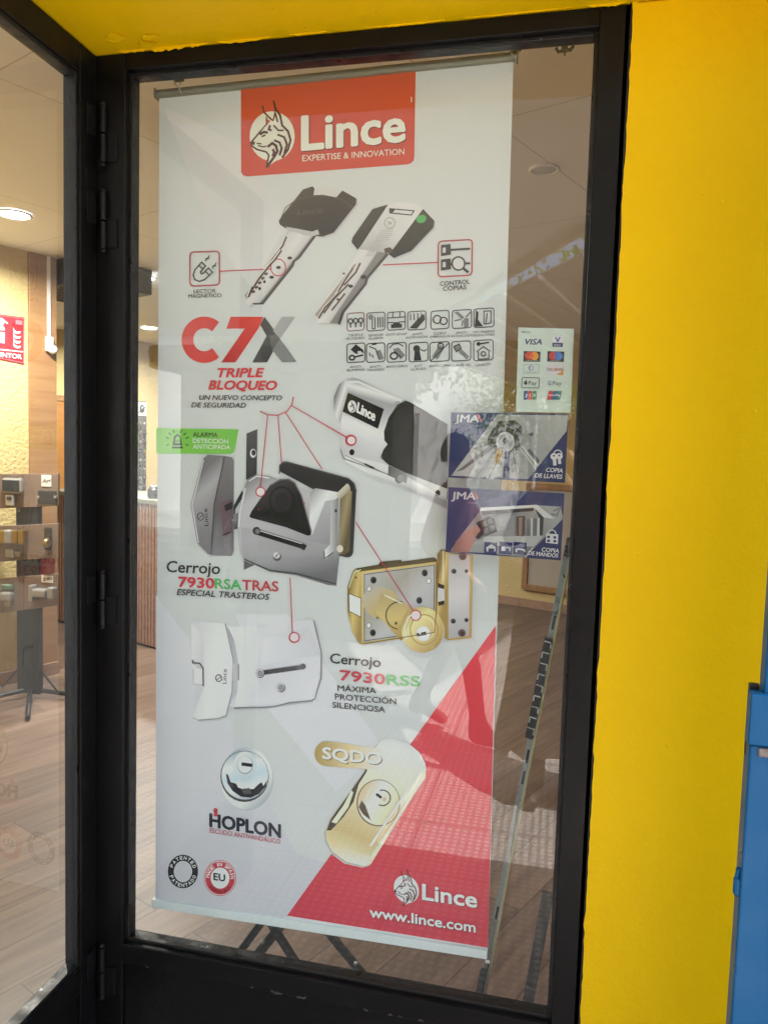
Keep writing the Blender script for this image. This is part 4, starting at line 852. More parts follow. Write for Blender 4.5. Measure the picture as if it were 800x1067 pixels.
# ================================================================== STICKERS ON THE INSIDE OF THE PANE
GY = .0075
def on_pane(px, py, k): return onY(px, py, GY-.00025-k*.00003)
def sticker(name, label, cat, quad, m, group=None):
    c = sum((onY(*p, GY) for p in quad), Vector())/4
    t = thing(name, label, cat, tuple(c), 0, group)
    MB().prism([onY(*p, GY) for p in quad], (0, .0003, 0)).build('vinyl', m, t)
    return t
WS = (196, 205, 196)
pale = mat('pale_vinyl', (.60, .68, .62), .4)
st = sticker('payment_sticker', 'pale green payment card sticker high up beside the right frame of the window', 'sticker', [(540, 341), (598, 342.3), (594.5, 430), (537.5, 429)], pale)
k = Ink(on_pane, WS, .62).src(460, 330, 3.95)
NB = (28, 40, 96)
k.text('BBVA', (328, 66), (366, 67), 8, (80, 96, 110), .02)
k.text('VISA', (345, 113), (412, 114), 22, NB, .03, .25)
k.poly([(457, 80), (500, 81), (498, 124), (456, 123)], (210, 218, 214)); k.poly([(456, 106), (499, 107), (498, 124), (456, 123)], NB); k.text('V', (467, 104), (488, 104), 20, (50, 80, 140), .05); k.text('PAY', (464, 121), (491, 122), 9, (190, 200, 205), .02)
k.poly([(338, 141), (407, 143), (405, 186), (336, 184)], (56, 46, 40)); k.disc(361, 160, 17, 17, (190, 64, 44)); k.disc(382, 161, 17, 17, (214, 150, 48)); k.disc(371.5, 160.5, 7.5, 14, (206, 108, 40)); k.text('mastercard', (346, 182), (396, 183), 4, (190, 190, 180), .01)
k.poly([(436, 141), (505, 143), (503, 186), (434, 184)], (56, 46, 42)); k.disc(459, 160, 17, 17, (186, 60, 46)); k.disc(480, 161, 17, 17, (60, 130, 196)); k.disc(469.5, 160.5, 7.5, 14, (110, 92, 150)); k.text('maestro', (448, 182), (490, 183), 4, (190, 190, 180), .01)
k.stroke([(338, 196), (401, 197), (399, 233), (337, 232)], 2, (150, 160, 158), True); k.disc(368, 211, 11, 11, (120, 140, 160)); k.disc(370, 211, 6, 8, (200, 208, 204)); k.text('Diners Club', (347, 229), (390, 230), 5, (110, 120, 130), .01)
k.poly([(431, 195), (503, 197), (501, 240), (430, 238)], (206, 206, 198)); k.poly([(495, 197), (503, 197), (501, 240), (474, 239)], (206, 140, 60)); k.poly([(431, 195), (503, 197), (502, 204), (492, 226), (470, 238), (430, 236)], (206, 206, 198)); k.text('DISCOVER', (434, 222), (497, 224), 12, (64, 66, 76), .012); k.disc(472, 217, 6, 6, (206, 120, 50))
k.stroke(k.rquad([(331, 250), (402, 251), (400, 293), (329, 292)], 6), 3, (40, 42, 46), True); k.disc(346, 272, 7, 8, (36, 38, 42)); k.disc(353, 270, 3, 3, (184, 196, 188)); k.stroke([(347, 264), (350, 259)], 3, (36, 38, 42)); k.text('Pay', (358, 279), (390, 280), 15, (36, 38, 42), .012)
k.text('G', (438, 280), (450, 280), 15, (70, 110, 180), .02); k.text('Pay', (458, 280), (494, 281), 15, (80, 84, 88), .01)
for i, c in enumerate(((46, 74, 132), (176, 58, 60), (60, 130, 76))): x = 338+i*18; k.poly([(x, 306), (x+16, 304), (x+16, 340), (x, 342)], c); k.text('JCB'[i], (x+4, 328), (x+13, 328), 11, (214, 214, 208), .03)
for i, c in enumerate(((180, 52, 62), (40, 66, 120), (40, 110, 112))): x = 438+i*18; k.poly([(x+3, 306), (x+21, 305), (x+14, 340), (x-5, 342)], c)
k.text('UnionPay', (440, 326), (488, 325), 8, (214, 214, 210), .012)
k.build('logo_print', st, gloss_ink)

def jma_text(k, x, y, sc=1):
    k.text('JMA', (x, y), (x+98*sc, y+2), 29, (196, 200, 206), .03, .1); k.poly([(x+92, y-26), (x+101, y-30), (x+112, y-2), (x+106, y+2)], (186, 56, 62)); k.text('Keys', (x+70, y+18), (x+108, y+19), 6, (150, 156, 180), .01)
st = sticker('key_copying_sticker', 'navy sticker showing a fan of metal keys above the other navy sticker', 'sticker', [(470, 429.5), (592, 431), (588.5, 503), (467, 497.5)], navy)
NW = (200, 204, 204)
k = Ink(on_pane, NW, .56).src(460, 330, 3.95)
k.grad([(228, 402), (520, 406), (514, 470), (356, 668), (40, 654)], [(0, (172, 176, 176)), (.5, (140, 146, 146)), (1, (176, 182, 180))], (130, 640), (480, 420))
k.poly([(60, 638), (210, 520), (226, 534), (90, 630)], (96, 92, 104)); k.poly([(130, 540), (250, 500), (256, 514), (140, 546)], (120, 120, 126)); k.poly([(300, 505), (376, 474), (378, 488), (310, 520)], (84, 84, 90))
k.grad([(235, 430), (300, 425), (330, 450), (332, 500), (318, 545), (280, 560), (230, 540), (190, 520), (190, 500), (205, 470)], [(0, (50, 46, 54)), (1, (32, 32, 46))], (220, 430), (300, 550))
k.disc(262, 516, 30, 34, (150, 154, 164)); k.ring(262, 516, 34, 38, 7, (190, 190, 196)); k.disc(262, 510, 12, 12, (60, 58, 66)); k.disc(345, 510, 26, 30, (140, 144, 142))
for q, c in (([(222, 540), (240, 545), (160, 664), (128, 662)], (140, 142, 146)), ([(244, 548), (262, 550), (214, 668), (180, 666)], (188, 190, 192)), ([(262, 550), (282, 552), (278, 668), (250, 666)], (40, 44, 96)), ([(286, 552), (302, 545), (332, 664), (300, 668)], (150, 146, 146)), ([(318, 540), (334, 528), (400, 610), (386, 628)], (180, 182, 186)), ([(350, 550), (362, 542), (404, 592), (396, 606)], (84, 84, 92)), ([(230, 540), (250, 548), (236, 606), (216, 592)], (190, 150, 90))):
    k.poly(q, c); k.stroke([tuple(Vector(q[0])*.6+Vector(q[1])*.4), tuple(Vector(q[3])*.6+Vector(q[2])*.4)], 3, (84, 82, 88))
jma_text(k, 54, 432)
k.ring(478, 566, 17, 17, 4, (210, 212, 218)); k.disc(462, 575, 14, 14, (214, 216, 222)); k.disc(484, 574, 14, 13, (214, 216, 222)); k.stroke([(464, 580), (466, 612)], 14, (214, 216, 222)); k.stroke([(484, 580), (486, 606)], 12, (214, 216, 222)); k.disc(462, 572, 4, 4, (30, 40, 96)); k.disc(484, 571, 4, 4, (30, 40, 96))
k.text('COPIA', (430, 638), (498, 642), 17, (216, 218, 224), .02, .2); k.text('DE LLAVES', (384, 661), (497, 667), 17, (216, 218, 224), .02, .2)
k.build('picture_print', st, gloss_ink)
st = sticker('remote_copying_sticker', 'navy sticker showing a garage and a hand with a remote control', 'sticker', [(467.3, 507.5), (588, 514), (584, 584), (464, 575)], navy)
k = Ink(on_pane, NW, .56).src(460, 330, 3.95)
k.grad([(158, 800), (395, 776), (490, 782), (500, 830), (345, 990), (170, 972), (36, 965), (80, 900)], [(0, (150, 156, 152)), (.5, (112, 118, 120)), (1, (160, 168, 168))], (150, 960), (430, 780))
k.poly([(160, 786), (392, 774), (465, 832), (420, 826), (385, 790), (176, 806), (158, 802)], (214, 216, 216)); k.poly([(160, 800), (380, 786), (378, 800), (170, 816)], (52, 50, 54)); k.poly([(385, 790), (420, 826), (416, 900), (404, 900), (402, 830)], (70, 68, 74))
k.poly([(190, 826), (300, 816), (300, 904), (220, 912)], (140, 142, 146)); k.poly([(306, 822), (344, 820), (342, 902), (308, 902)], (70, 66, 70)); k.poly([(318, 826), (332, 826), (330, 900), (318, 900)], (150, 120, 110)); k.poly([(350, 834), (396, 830), (392, 905), (350, 905)], (110, 112, 118)); k.poly([(366, 830), (376, 830), (374, 906), (366, 906)], (190, 192, 194)); k.poly([(394, 828), (404, 828), (402, 906), (392, 906)], (196, 198, 200))
k.poly([(170, 905), (420, 902), (380, 946), (176, 940)], (176, 182, 178)); k.stroke([(460, 800), (488, 786), (474, 818), (450, 812)], 8, (120, 132, 130))
k.grad([(40, 968), (60, 925), (100, 880), (140, 858), (162, 872), (160, 890), (130, 905), (138, 925), (110, 970)], [(0, (150, 104, 96)), (1, (186, 140, 126))], (60, 960), (150, 870))
k.poly([(142, 848), (196, 822), (216, 830), (230, 884), (150, 918), (138, 908), (160, 880)], (32, 30, 38))
for x, y in ((175, 852), (198, 842), (182, 882), (206, 872)): k.poly([(x-9, y-8), (x+8, y-13), (x+12, y+7), (x-5, y+12)], (96, 96, 106))
for x in (176, 238, 296): k.poly([(x, 926), (x+54, 930), (x+50, 980), (x-2, 975)], (24, 34, 92))
k.poly([(183, 950), (204, 936), (226, 950), (222, 950), (222, 966), (216, 966), (216, 954), (192, 954), (192, 966), (186, 966)], (206, 208, 214)); k.poly([(246, 946), (262, 946), (262, 964), (246, 964)], (206, 208, 214)); k.stroke([(264, 950), (282, 952), (280, 966)], 5, (180, 184, 196)); k.stroke([(304, 960), (316, 956), (340, 960), (342, 968)], 7, (206, 208, 214)); k.disc(308, 966, 4, 4, (206, 208, 214))
k.stroke([(344, 992), (376, 950)], 3, (216, 218, 222))
jma_text(k, 40, 750)
k.poly([(430, 892), (480, 896), (478, 936), (428, 930)], (210, 212, 218)); k.ring(454, 894, 16, 16, 4, (210, 212, 218))
for x, y in ((440, 906), (466, 908), (440, 922), (466, 924)): k.poly([(x-6, y-5), (x+6, y-4), (x+5, y+6), (x-6, y+5)], (40, 50, 110))
k.text('COPIA', (412, 966), (482, 972), 16, (216, 218, 224), .02, .2); k.text('DE MANDOS', (356, 980), (480, 992), 16, (216, 218, 224), .02, .2)
k.build('picture_print', st, gloss_ink)

# ================================================================== THINGS BEHIND THE GLASS
# clamps the banner hangs from
def clamp(px, py, label):
    p = onY(px, py, .03); t = thing('hanging_clamp', label, 'clamp', tuple(p), 0, 'clamps under the top rail of the window')
    MB().box(p.x-.011, p.x+.011, .022, .040, p.z-.004, 2.37, .001).build('jaw', dkmetal, t)
    o = MB().tube([(p.x-.006, .03, p.z-.002), (p.x-.007, .03, p.z-.012), (p.x, .03, p.z-.018), (p.x+.006, .031, p.z-.012), (p.x+.004, .034, p.z-.006)], .0016, 8)
    o.tube([(p.x+.002, .03, p.z-.016), (p.x+.001, .045, p.z-.026)], .0016, 8); o.build('hook', chrome, t)
clamp(185, 81, 'small dark clamp with a wire hook above the left end of the poster rod')
clamp(537, 49, 'small dark clamp above the right end of the poster rod')
t = thing('wing_screw', 'wing nut clamp hanging alone under the top rail, right of the poster', 'clamp', tuple(onY(588, 51, .03)))
p = onY(588, 51, .03); MB().box(p.x-.006, p.x+.006, .024, .036, p.z-.004, 2.37, .001).build('stem', dkmetal, t)
o = MB(); o.tube([(p.x-.016, .03, p.z+.004), (p.x-.012, .03, p.z-.004), (p.x, .03, p.z-.002), (p.x+.012, .03, p.z-.002), (p.x+.017, .03, p.z+.005)], .0034, 8); o.tube([(p.x+.001, .03, p.z-.004), (p.x+.001, .03, p.z-.012)], .003, 8, .0015); o.build('wing', dkmetal, t)

# crossed folding legs behind the foot of the poster
fs = thing('folding_stand', 'dark green folding stand with crossed legs behind the foot of the poster', 'stand', tuple(onZ(290, 1000, 0)))
gm = mat('grey_green_paint', (.055, .065, .06), .45, bump=(70, .002, .2), rvar=(20, .3, .6))
def leg(pa, pb, y0, y1, wd=.021):
    a = onY(*pa, y0); b = onY(*pb, y1); d = (b-a).normalized(); e = b+d*((.0-b.z)/d.z); s = a-d*((.62-a.z)/-d.z) if abs(d.z) > .1 else a
    return MB().bar(s, e, wd, .014, (1, 0, .2)).build('leg', gm, fs)
leg((272, 962), (250, 992), .33, .35); leg((298, 958), (268, 995), .36, .38, .027); leg((282, 962), (306, 1000), .30, .32); leg((347, 978), (370, 1006), .33, .35, .02)
for p in ((274, 981), (371, 1004)):
    c = onY(*p, .325); MB().lathe([(0, 0), (.006, .0), (.006, .006), (0, .008)], c, (0, -1, 0), 12).build('rivet', chrome, fs)
zt = .60; a = onY(272, 962, .33); MB().box(a.x-.03, a.x+.30, .32, .40, .60, .622, .003).build('cross_board', gm, fs)

# the long multi-point lock bar leaning inside the glass
A, Bt = onY(594, 560, .045), onY(500, 1042, .075); d = (Bt-A).normalized(); E0 = Bt+d*((.002-Bt.z)/d.z)
lb = thing('lock_bar', 'long steel multi-point lock bar leaning inside the window right of the poster', 'lock bar', tuple(E0))
P = lambda t: A+(E0-A)*t
MB().bar(A, E0, .0135, .003, (1, -.25, .2)).build('faceplate', mat('dull_steel', (.26, .28, .27), .3, metal=1, bump=(140, .002, .4), rvar=(30, .2, .5)), lb)
off = Vector((-.004, -.006, 0))
MB().bar(P(.155)+off, P(.315)+off, .016, .012, (1, -.25, .2)).build('lock_case', dkmetal, lb)
MB().bar(P(.71)+off, P(1)+off, .0155, .010, (1, -.25, .2)).build('lock_case', dkmetal, lb)
tr_ = MB(); side = Vector((1, 0, 0)).cross(d).cross(d).normalized()*-1; side = (Vector((1, -.25, .2))-d*Vector((1, -.25, .2)).dot(d)).normalized()
tr_.bar(P(0)+side*.0082-Vector((0, .003, 0)), P(1)+side*.0082-Vector((0, .003, 0)), .005, .008, (1, -.25, .2)); tr_.build('edge_strip', mat('yellowed_steel', (.38, .36, .22), .35, metal=.6), lb)
random.seed(4); mk = MB()
for i in range(9):
    t0 = .16+i*.0172; c = P(t0)+Vector((-.004, -.0135, 0)); s = -1 if i % 2 else 1
    mk.bar(c-side*.0075, c+side*.0075, .0025, .0015, d)
    mk.bar(c+side*.007*s, c+side*.007*s+d*.013, .0025, .0015, side)
mk.build('bright_lug', chrome, lb)
for t0 in (.12, .335, .37, .60): MB().bar(P(t0)-Vector((0, .0022, 0)), P(t0+.022)-Vector((0, .0022, 0)), .005, .001, side).build('slot', dark_m, lb)
c = P(.695)+Vector((0, -.004, 0)); B(c.x-.005, c.x+.005, c.y-.004, c.y, c.z-.003, c.z+.003, bev=.001).build('white_tag', white_pl, lb)
A, Bt = onY(571, 930, .05), onY(549, 1052, .075); d = (Bt-A).normalized(); E0 = Bt+d*((.002-Bt.z)/d.z)
l2 = thing('dark_lock_bar', 'short dark perforated lock bar standing in the right corner of the window', 'lock bar', tuple(E0))
MB().bar(A, E0, .024, .006, (1, -.2, .1)).build('faceplate', mat('dark_bronze', (.045, .04, .035), .45, metal=.5, var=(40, .7, (.09, .08, .07))), l2)
cs = MB(); cs.bar(A+(E0-A)*.38+Vector((0, -.006, 0)), A+(E0-A)*.46+Vector((0, -.006, 0)), .021, .005, (1, -.2, .1)); cs.build('lock_case', mat('grey_casting', (.12, .11, .10), .6), l2)
hs = MB()
for i in range(5): q = A+(E0-A)*(.5+i*.03); hs.lathe([(.006, 0), (.006, .002), (0, .002)], q+Vector((0, -.003, 0)), (0, -1, 0), 10)
hs.build('screw_hole', dark_m, l2)

# fire extinguisher sign on the left wall
def on_sign(px, py, k): p = toUV(onU(px, py, -3.304)); return UV(p.x+.0006+k*.0003, p.y, p.z)
sg = thing('fire_extinguisher_sign', 'red fire extinguisher sign on the cream wall at the far left edge', 'sign', tuple(onU(10, 352, -3.304)), radians(-24))
q = [(-14, 325.5), (25.6, 330.5), (25, 379.4), (-14, 371.5)]
sred = mat('sign_red', (.30, .022, .035), .4)
MB().prism([onU(*p, -3.3045) for p in q], TUV @ Vector((-.004, 0, 0))).build('plate', sred, sg)
k = Ink(on_sign, (226, 222, 214), .8)
W_ = (232, 226, 220)
k.stroke([(-12, 362.7), (24.6, 366.5)], 1, W_); k.stroke([(-13, 327), (24.8, 331.6), (24.2, 378), (-13, 370)], .5, (190, 120, 120), True)
k.poly([(-5, 338), (-3, 333), (1, 331), (4.2, 332.6), (4.2, 337), (2.5, 338.5), (4.8, 342), (4.8, 349), (4.5, 357.5), (-5, 356)], W_); k.stroke([(4, 334), (8, 337)], 1.2, W_); k.poly([(-1, 343.5), (4.8, 344), (4.8, 346.2), (-1, 345.6)], (150, 40, 50))
for i in range(4):
    y = 341+i*5; k.poly([(13.5, y), (15, y+3), (18, y+4.5), (21.5, y+4.2), (20.5, y+6.4), (17, y+6.8), (14, y+4.6)], W_)
k.poly([(16, 333), (23, 334), (23, 338.5), (16, 337.6)], (190, 110, 115))
k.text('EXTINTOR', (-13, 370.2), (22.4, 374), 4.6, W_, .02)
k.build('pictogram_print', sg)

# brown veneered pillar at the end of that wall, with the cable trunking and sensor on it
co = thing('veneer_pillar', 'brown wood veneered pillar at the end of the cream wall', 'pillar', tuple(UV(-3.37, 1.59)), radians(-24))
MB(TUV).box(-3.44, -3.295, 1.502, 1.685, .085, 2.749, .003).build('veneer', brown_wood, co)
MB(TUV).box(-3.445, -3.288, 1.498, 1.69, 0, .085, .003).build('plinth', sk_m, co)
cc = thing('cable_trunking', 'white cable trunking ending in a small round sensor on the brown pillar', 'cable trunking', tuple(UV(-3.294, 1.64, 2.2)), radians(-24))
p0 = toUV(onU(51, 266, -3.29)); p1 = toUV(onU(50.5, 352, -3.29))
MB(TUV).box(-3.2945, -3.28, 1.617, 1.637, p1.z, 2.745, .002).build('trunking', white_pl, cc)
p2 = toUV(onU(51.5, 359, -3.28)); MB(TUV).box(-3.2945, -3.262, p2.y-.026, p2.y+.022, p2.z-.045, p2.z+.05, .008).build('sensor_body', white_pl, cc)
p3 = toUV(onU(53.5, 364.5, -3.28)); ml = MB(TUV); ml.lathe([(0, -.03), (.018, -.026), (.029, -.008), (.029, .006), (.018, .026), (0, .03)], (-3.262, p3.y, p3.z), (.8, .3, -.4), 18); ml.build('sensor_eye', white_pl, cc)

# dark header box under the ceiling past the pillar
hb = thing('air_duct', 'dark grey duct box under the ceiling beyond the brown pillar', 'duct', tuple(UV(-3.3, 2.0, 2.6)), radians(-24))
MB(TUV).box(-3.85, -3.02, 1.70, 2.22, 2.58, 2.748, .006).build('casing', mat('dark_grey_sheet', (.05, .055, .06), .5), hb)
gl_ = MB(TUV)
for i in range(9): gl_.box(-3.8+i*.085, -3.78+i*.085, 1.75, 2.17, 2.574, 2.58)
gl_.build('grille', mat('grille_grey', (.12, .125, .13), .5), hb)

# far door on the left end wall
dr = thing('inner_door', 'orange wooden inner door at the far end of the shop', 'door', tuple(UV(-6.18, 3.3)), radians(-24))
MB(TUV).box(-6.199, -6.165, 2.85, 3.72, .005, 2.0, .003).build('leaf', orange_wood, dr)
o = MB(TUV); o.box(-6.199, -6.155, 2.78, 2.85, 0, 2.06, .003); o.box(-6.199, -6.155, 3.72, 3.79, 0, 2.06, .003); o.box(-6.199, -6.155, 2.85, 3.72, 2.0, 2.06, .003); o.build('frame', brown_wood, dr)
MB(TUV).tube([(-6.165, 2.93, 1.02), (-6.125, 2.93, 1.02), (-6.12, 2.95, 1.02), (-6.12, 3.05, 1.02)], .009).build('handle', chrome, dr)

# slatted counter
ct = thing('slatted_counter', 'shop counter clad in upright wood slats left of the poster', 'counter', tuple(UV(-4.0, 2.7)), radians(-24))
MB(TUV).box(-4.9, -2.4, 2.516, 3.1, 0, 1.11).build('carcass', dark_m, ct)
sl = MB(TUV)
for i in range(64): sl.box(-4.9+i*.039, -4.9+i*.039+.022, 2.494, 2.516, .02, 1.108, .002)
sl.build('slats', slat_wood, ct)
MB(TUV).box(-4.93, -2.37, 2.47, 3.13, 1.112, 1.148, .004).build('worktop', mat('counter_top', (.16, .17, .13), .4), ct)
bb = thing('glass_jar', 'dark squat jar of small parts standing on the counter top', 'jar', tuple(UV(-3.45, 2.62, 1.149)))
c = UV(-3.50, 2.60, 1.149); MB().lathe([(0, 0), (.042, 0), (.05, .01), (.05, .06), (.044, .075), (.03, .08), (0, .08)], c, (0, 0, 1)).build('jar', mat('dark_jar', (.03, .03, .035), .2), bb)
MB().lathe([(.036, .08), (.038, .095), (.03, .1), (0, .1)], c, (0, 0, 1)).build('lid', chrome, bb)

# rack of key blanks on the far wall
kr = thing('key_blank_rack', 'narrow wall rack hung with rows of key blanks behind the counter', 'key rack', tuple(UV(-6.18, 4.4, 1.5)), radians(-24))
MB(TUV).box(-6.199, -6.18, 4.22, 4.46, .98, 2.07, .003).build('back_panel', mat('rack_grey', (.10, .095, .09), .5), kr)
hdp = MB(TUV).box(-6.18, -6.172, 4.23, 4.455, 1.90, 2.06, .002).build('header_card', mat('header_white', (.6, .6, .6), .5), kr)
k = Ink(lambda px, py, kk: (lambda p: UV(p.x+.0008+kk*.0005, p.y, p.z))(toUV(onU(px, py, -6.172))), (220, 215, 205), .75)
k.disc(148, 426, 2.6, 4.2, (50, 46, 46)); k.disc(148.5, 425, 1.4, 1.8, (170, 166, 160)); k.stroke([(144, 430), (151, 424)], 1, (50, 46, 46)); k.build('header_print', kr)
random.seed(9); kcols = [chrome, brass, mat('red_key', (.35, .05, .03), .4), mat('black_key', (.03, .03, .03), .4), mat('nickel', (.4, .4, .42), .3, metal=.8)]
for r in range(8):
    z = 1.82-r*.105
    for j in range(4):
        y = 4.25+j*.055; kb = MB(TUV)
        kb.tube([(-6.18, y, z), (-6.13, y, z+.004)], .0025, 6)
        kb.lathe([(0, -.016), (.016, -.016), (.019, -.012), (.019, .012), (.016, .016), (0, .016)], (-6.15, y, z-.018), (1, 0, 0), 10); kb.box(-6.163, -6.137, y-.007, y+.007, z-.082, z-.03, .001)
        kb.build('key_blank', random.choice(kcols if r in (3, 4) else [chrome, kcols[4], brass, kcols[3]]), kr)

# framed panel on the back wall, right
fp = thing('framed_panel', 'brown framed grey panel low on the back wall at the right of the window', 'framed panel', tuple(UV(-1.6, 6.09, .7)), radians(-24))
x0, x1, z0, z1 = -2.07, -1.12, .19, 1.29; o = MB(TUV)
for a in ((x0, x0+.06, z0, z1), (x1-.06, x1, z0, z1), (x0+.06, x1-.06, z0, z0+.06), (x0+.06, x1-.06, z1-.06, z1)): o.box(a[0], a[1], 6.06, 6.109, a[2], a[3], .003)
o.build('frame', brown_wood, fp); MB(TUV).box(x0+.06, x1-.06, 6.085, 6.109, z0+.06, z1-.06).build('panel', mat('grey_panel', (.42, .38, .33), .6, var=(3, .5, (.36, .32, .28))), fp)

# display stand of sample locks, left
ds = thing('lock_display_stand', 'black tripod stand carrying three brown boards of sample locks at the left', 'display stand', tuple(onZ(28, 727, 0)))
SY = 2.37
p = onZ(28, 727, 0); pxm, pzt = -2.168, 1.32
MB().box(pxm-.077, pxm+.077, SY+.012, SY+.05, .03, pzt, .003).build('pole', mat('pole_black', (.012, .0135, .0135), .4), ds)
for ang in (8, 118, 232, 306):
    r_ = radians(ang); e = Vector((pxm+.44*cos(r_), SY+.03+.44*sin(r_), .02))
    MB().tube([(pxm+.04*cos(r_), SY+.03+.04*sin(r_), .05), e], .014, 10).build('foot', dkmetal, ds)
for s in (-1, 1): MB().tube([(pxm+s*.06, SY+.03, .19), (pxm+s*.2, SY+.03+(.0), .045)], .006, 8).build('brace', dkmetal, ds)
bm_ = wood('board_brown', (.23, .16, .125), (.26, .19, .15), (.19, .13, .1), plank=(9, 9), grain=.5)
def sy(px, py, y=SY): return onY(px, py, y)
boards = []
for q in ([(-22, 494), (61, 493.5), (61, 527), (-22, 531)], [(-22, 549), (61, 545.5), (61, 581), (-22, 587)], [(-22, 605), (61, 597.5), (61, 631), (-22, 642)]):
    boards.append(MB().prism([sy(*p) for p in q], (0, .012, 0), .002).build('board', bm_, ds))
def lump(px, py, wpx, hpx, dep, m, par, name, bev=.006):
    c = sy(px, py); s = 5.65e-3; w2, h2 = wpx*s/2, hpx*s/2
    return B(c.x-w2, c.x+w2, SY-dep, SY, c.z-h2, c.z+h2, bev=min(bev, w2*.45, h2*.45)).build(name, m, par)
sample_steel = mat('sample_steel', (.36, .36, .36), .3, metal=.45)
b1, b2, b3 = boards
v = lump(15, 506, 25, 18, .03, sample_steel, b1, 'viewer_screen', .02); c = sy(15, 506); B(c.x-.058, c.x+.058, SY-.034, SY-.029, c.z-.034, c.z+.034, bev=.002).build('viewer_glass', mat('screen_dark', (.03, .035, .04), .1), b1)
lump(13, 521, 10, 12, .028, mat('silver_plastic', (.45, .45, .46), .35, metal=.5), b1, 'viewer_camera'); lump(13, 519, 6, 4, .032, dark_m, b1, 'viewer_camera_eye')
tg = lump(48.5, 501, 12, 12, .003, white_pl, b1, 'price_tag', .001)
kk = Ink(lambda px, py, q_: sy(px, py, SY-.0036), (220, 215, 210), .7); kk.text('Ayr', (44, 503), (53.5, 502), 3.4, (40, 40, 44), .02, .2); kk.build('tag_writing', b1)
lump(50, 518, 22, 14, .012, mat('dark_plate', (.06, .06, .062), .35, metal=.6), b1, 'door_plate'); lump(41, 518, 3, 3, .018, sample_steel, b1, 'plate_screw'); lump(59, 518, 3, 3, .018, sample_steel, b1, 'plate_screw')
for x, wd, m, d_ in ((6, 9, brass, .04), (13, 9, sample_steel, .05), (19, 8, brass, .04), (27, 7, brass, .05)): lump(x, 559, wd, 15, d_, m, b2, 'brass_cylinder', .012)
lump(13, 576, 10, 9, .03, sample_steel, b2, 'sample_steel_latch'); lump(19, 577, 9, 6, .02, sample_steel, b2, 'sample_steel_latch')
lump(51, 561, 8, 24, .02, mat('bronze_plate', (.10, .085, .06), .35, metal=.8), b2, 'long_escutcheon', .012); c = sy(51, 565); MB().lathe([(.0, 0), (.028, 0), (.03, -.01), (.022, -.018), (.022, -.024), (.012, -.03), (0, -.03)], (c.x, SY-.018, c.z), (0, 1, 0)).build('escutcheon_ring', brass, b2)
lump(9.5, 611.5, 12, 6, .03, mat('green_tag', (.10, .17, .11), .4), b3, 'green_label'); lump(10, 621, 13, 10, .045, sample_steel, b3, 'padlock_body', .014); lump(11, 627, 9, 9, .03, sample_steel, b3, 'padlock_body', .01)
for x, wd, hh, d_ in ((37, 5, 17, .05), (46, 16, 9, .06), (57, 7, 12, .05)): lump(x, 617, wd, hh, d_, sample_steel, b3, 'door_knob_cylinder', .014)
lump(49.5, 603.5, 14, 7.5, .003, white_pl, b3, 'price_tag', .001)
kk = Ink(lambda px, py, q_: sy(px, py, SY-.0036), (220, 215, 210), .7); kk.text('240', (44.5, 605.5), (54.5, 604), 3.2, (40, 40, 44), .03); kk.build('tag_writing', b3)
rp = thing('red_packet', 'small crimson packet hanging behind the lowest sample board', 'packet', tuple(sy(48, 588, SY+.03)))
q = [sy(x, y, SY+.03) for x, y in ((40, 581), (57, 579), (56, 600), (40, 601))]; MB().prism(q, (0, .01, 0), .003).build('packet', mat('crimson_foil', (.28, .02, .045), .35, bump=(50, .01, .8)), rp)

# ceiling downlights
lamp_on = emit('lamp_face', (1, .97, .93), 14)
rim_m = mat('lamp_rim', (.88, .88, .9), .4)
def downlight(u, v, on, label, sc=1):
    c = UV(u, v, 2.749); t = thing('ceiling_light', label, 'ceiling light', tuple(c), 0, 'round downlights in the shop ceiling')
    MB().lathe([(r_*sc, h_) for r_, h_ in ((.086, 0), (.09, -.006), (.083, -.012), (.074, -.010), (.071, -.001))], c, (0, 0, 1)).build('rim', rim_m, t)
    MB().lathe([(0, -.004), (.072*sc, -.004), (.072*sc, -.003)], c, (0, 0, 1)).build('diffuser', lamp_on if on else mat('lamp_off', (.6, .6, .6), .5), t)
    if on:
        ld = bpy.data.lights.new('downlight', 'AREA'); ld.shape = 'DISK'; ld.size = .16; ld.energy = LAMP_W; ld.color = (1, .96, .91); ld.spread = radians(165)
        lo = bpy.data.objects.new('lamp_glow', ld); C.objects.link(lo); lo.location = c+Vector((0, 0, -.02))
downlight(-2.585, 1.042, True, 'lit round downlight over the cream wall beside the left edge')
downlight(-3.247, 2.316, True, 'lit round downlight just left of the poster, nearer of the two there')
downlight(-5.192, 3.767, True, 'lit round downlight deep in the shop left of the poster, farther of the two there')
downlight(.011, 1.932, False, 'unlit round downlight in the ceiling right of the poster', .72)

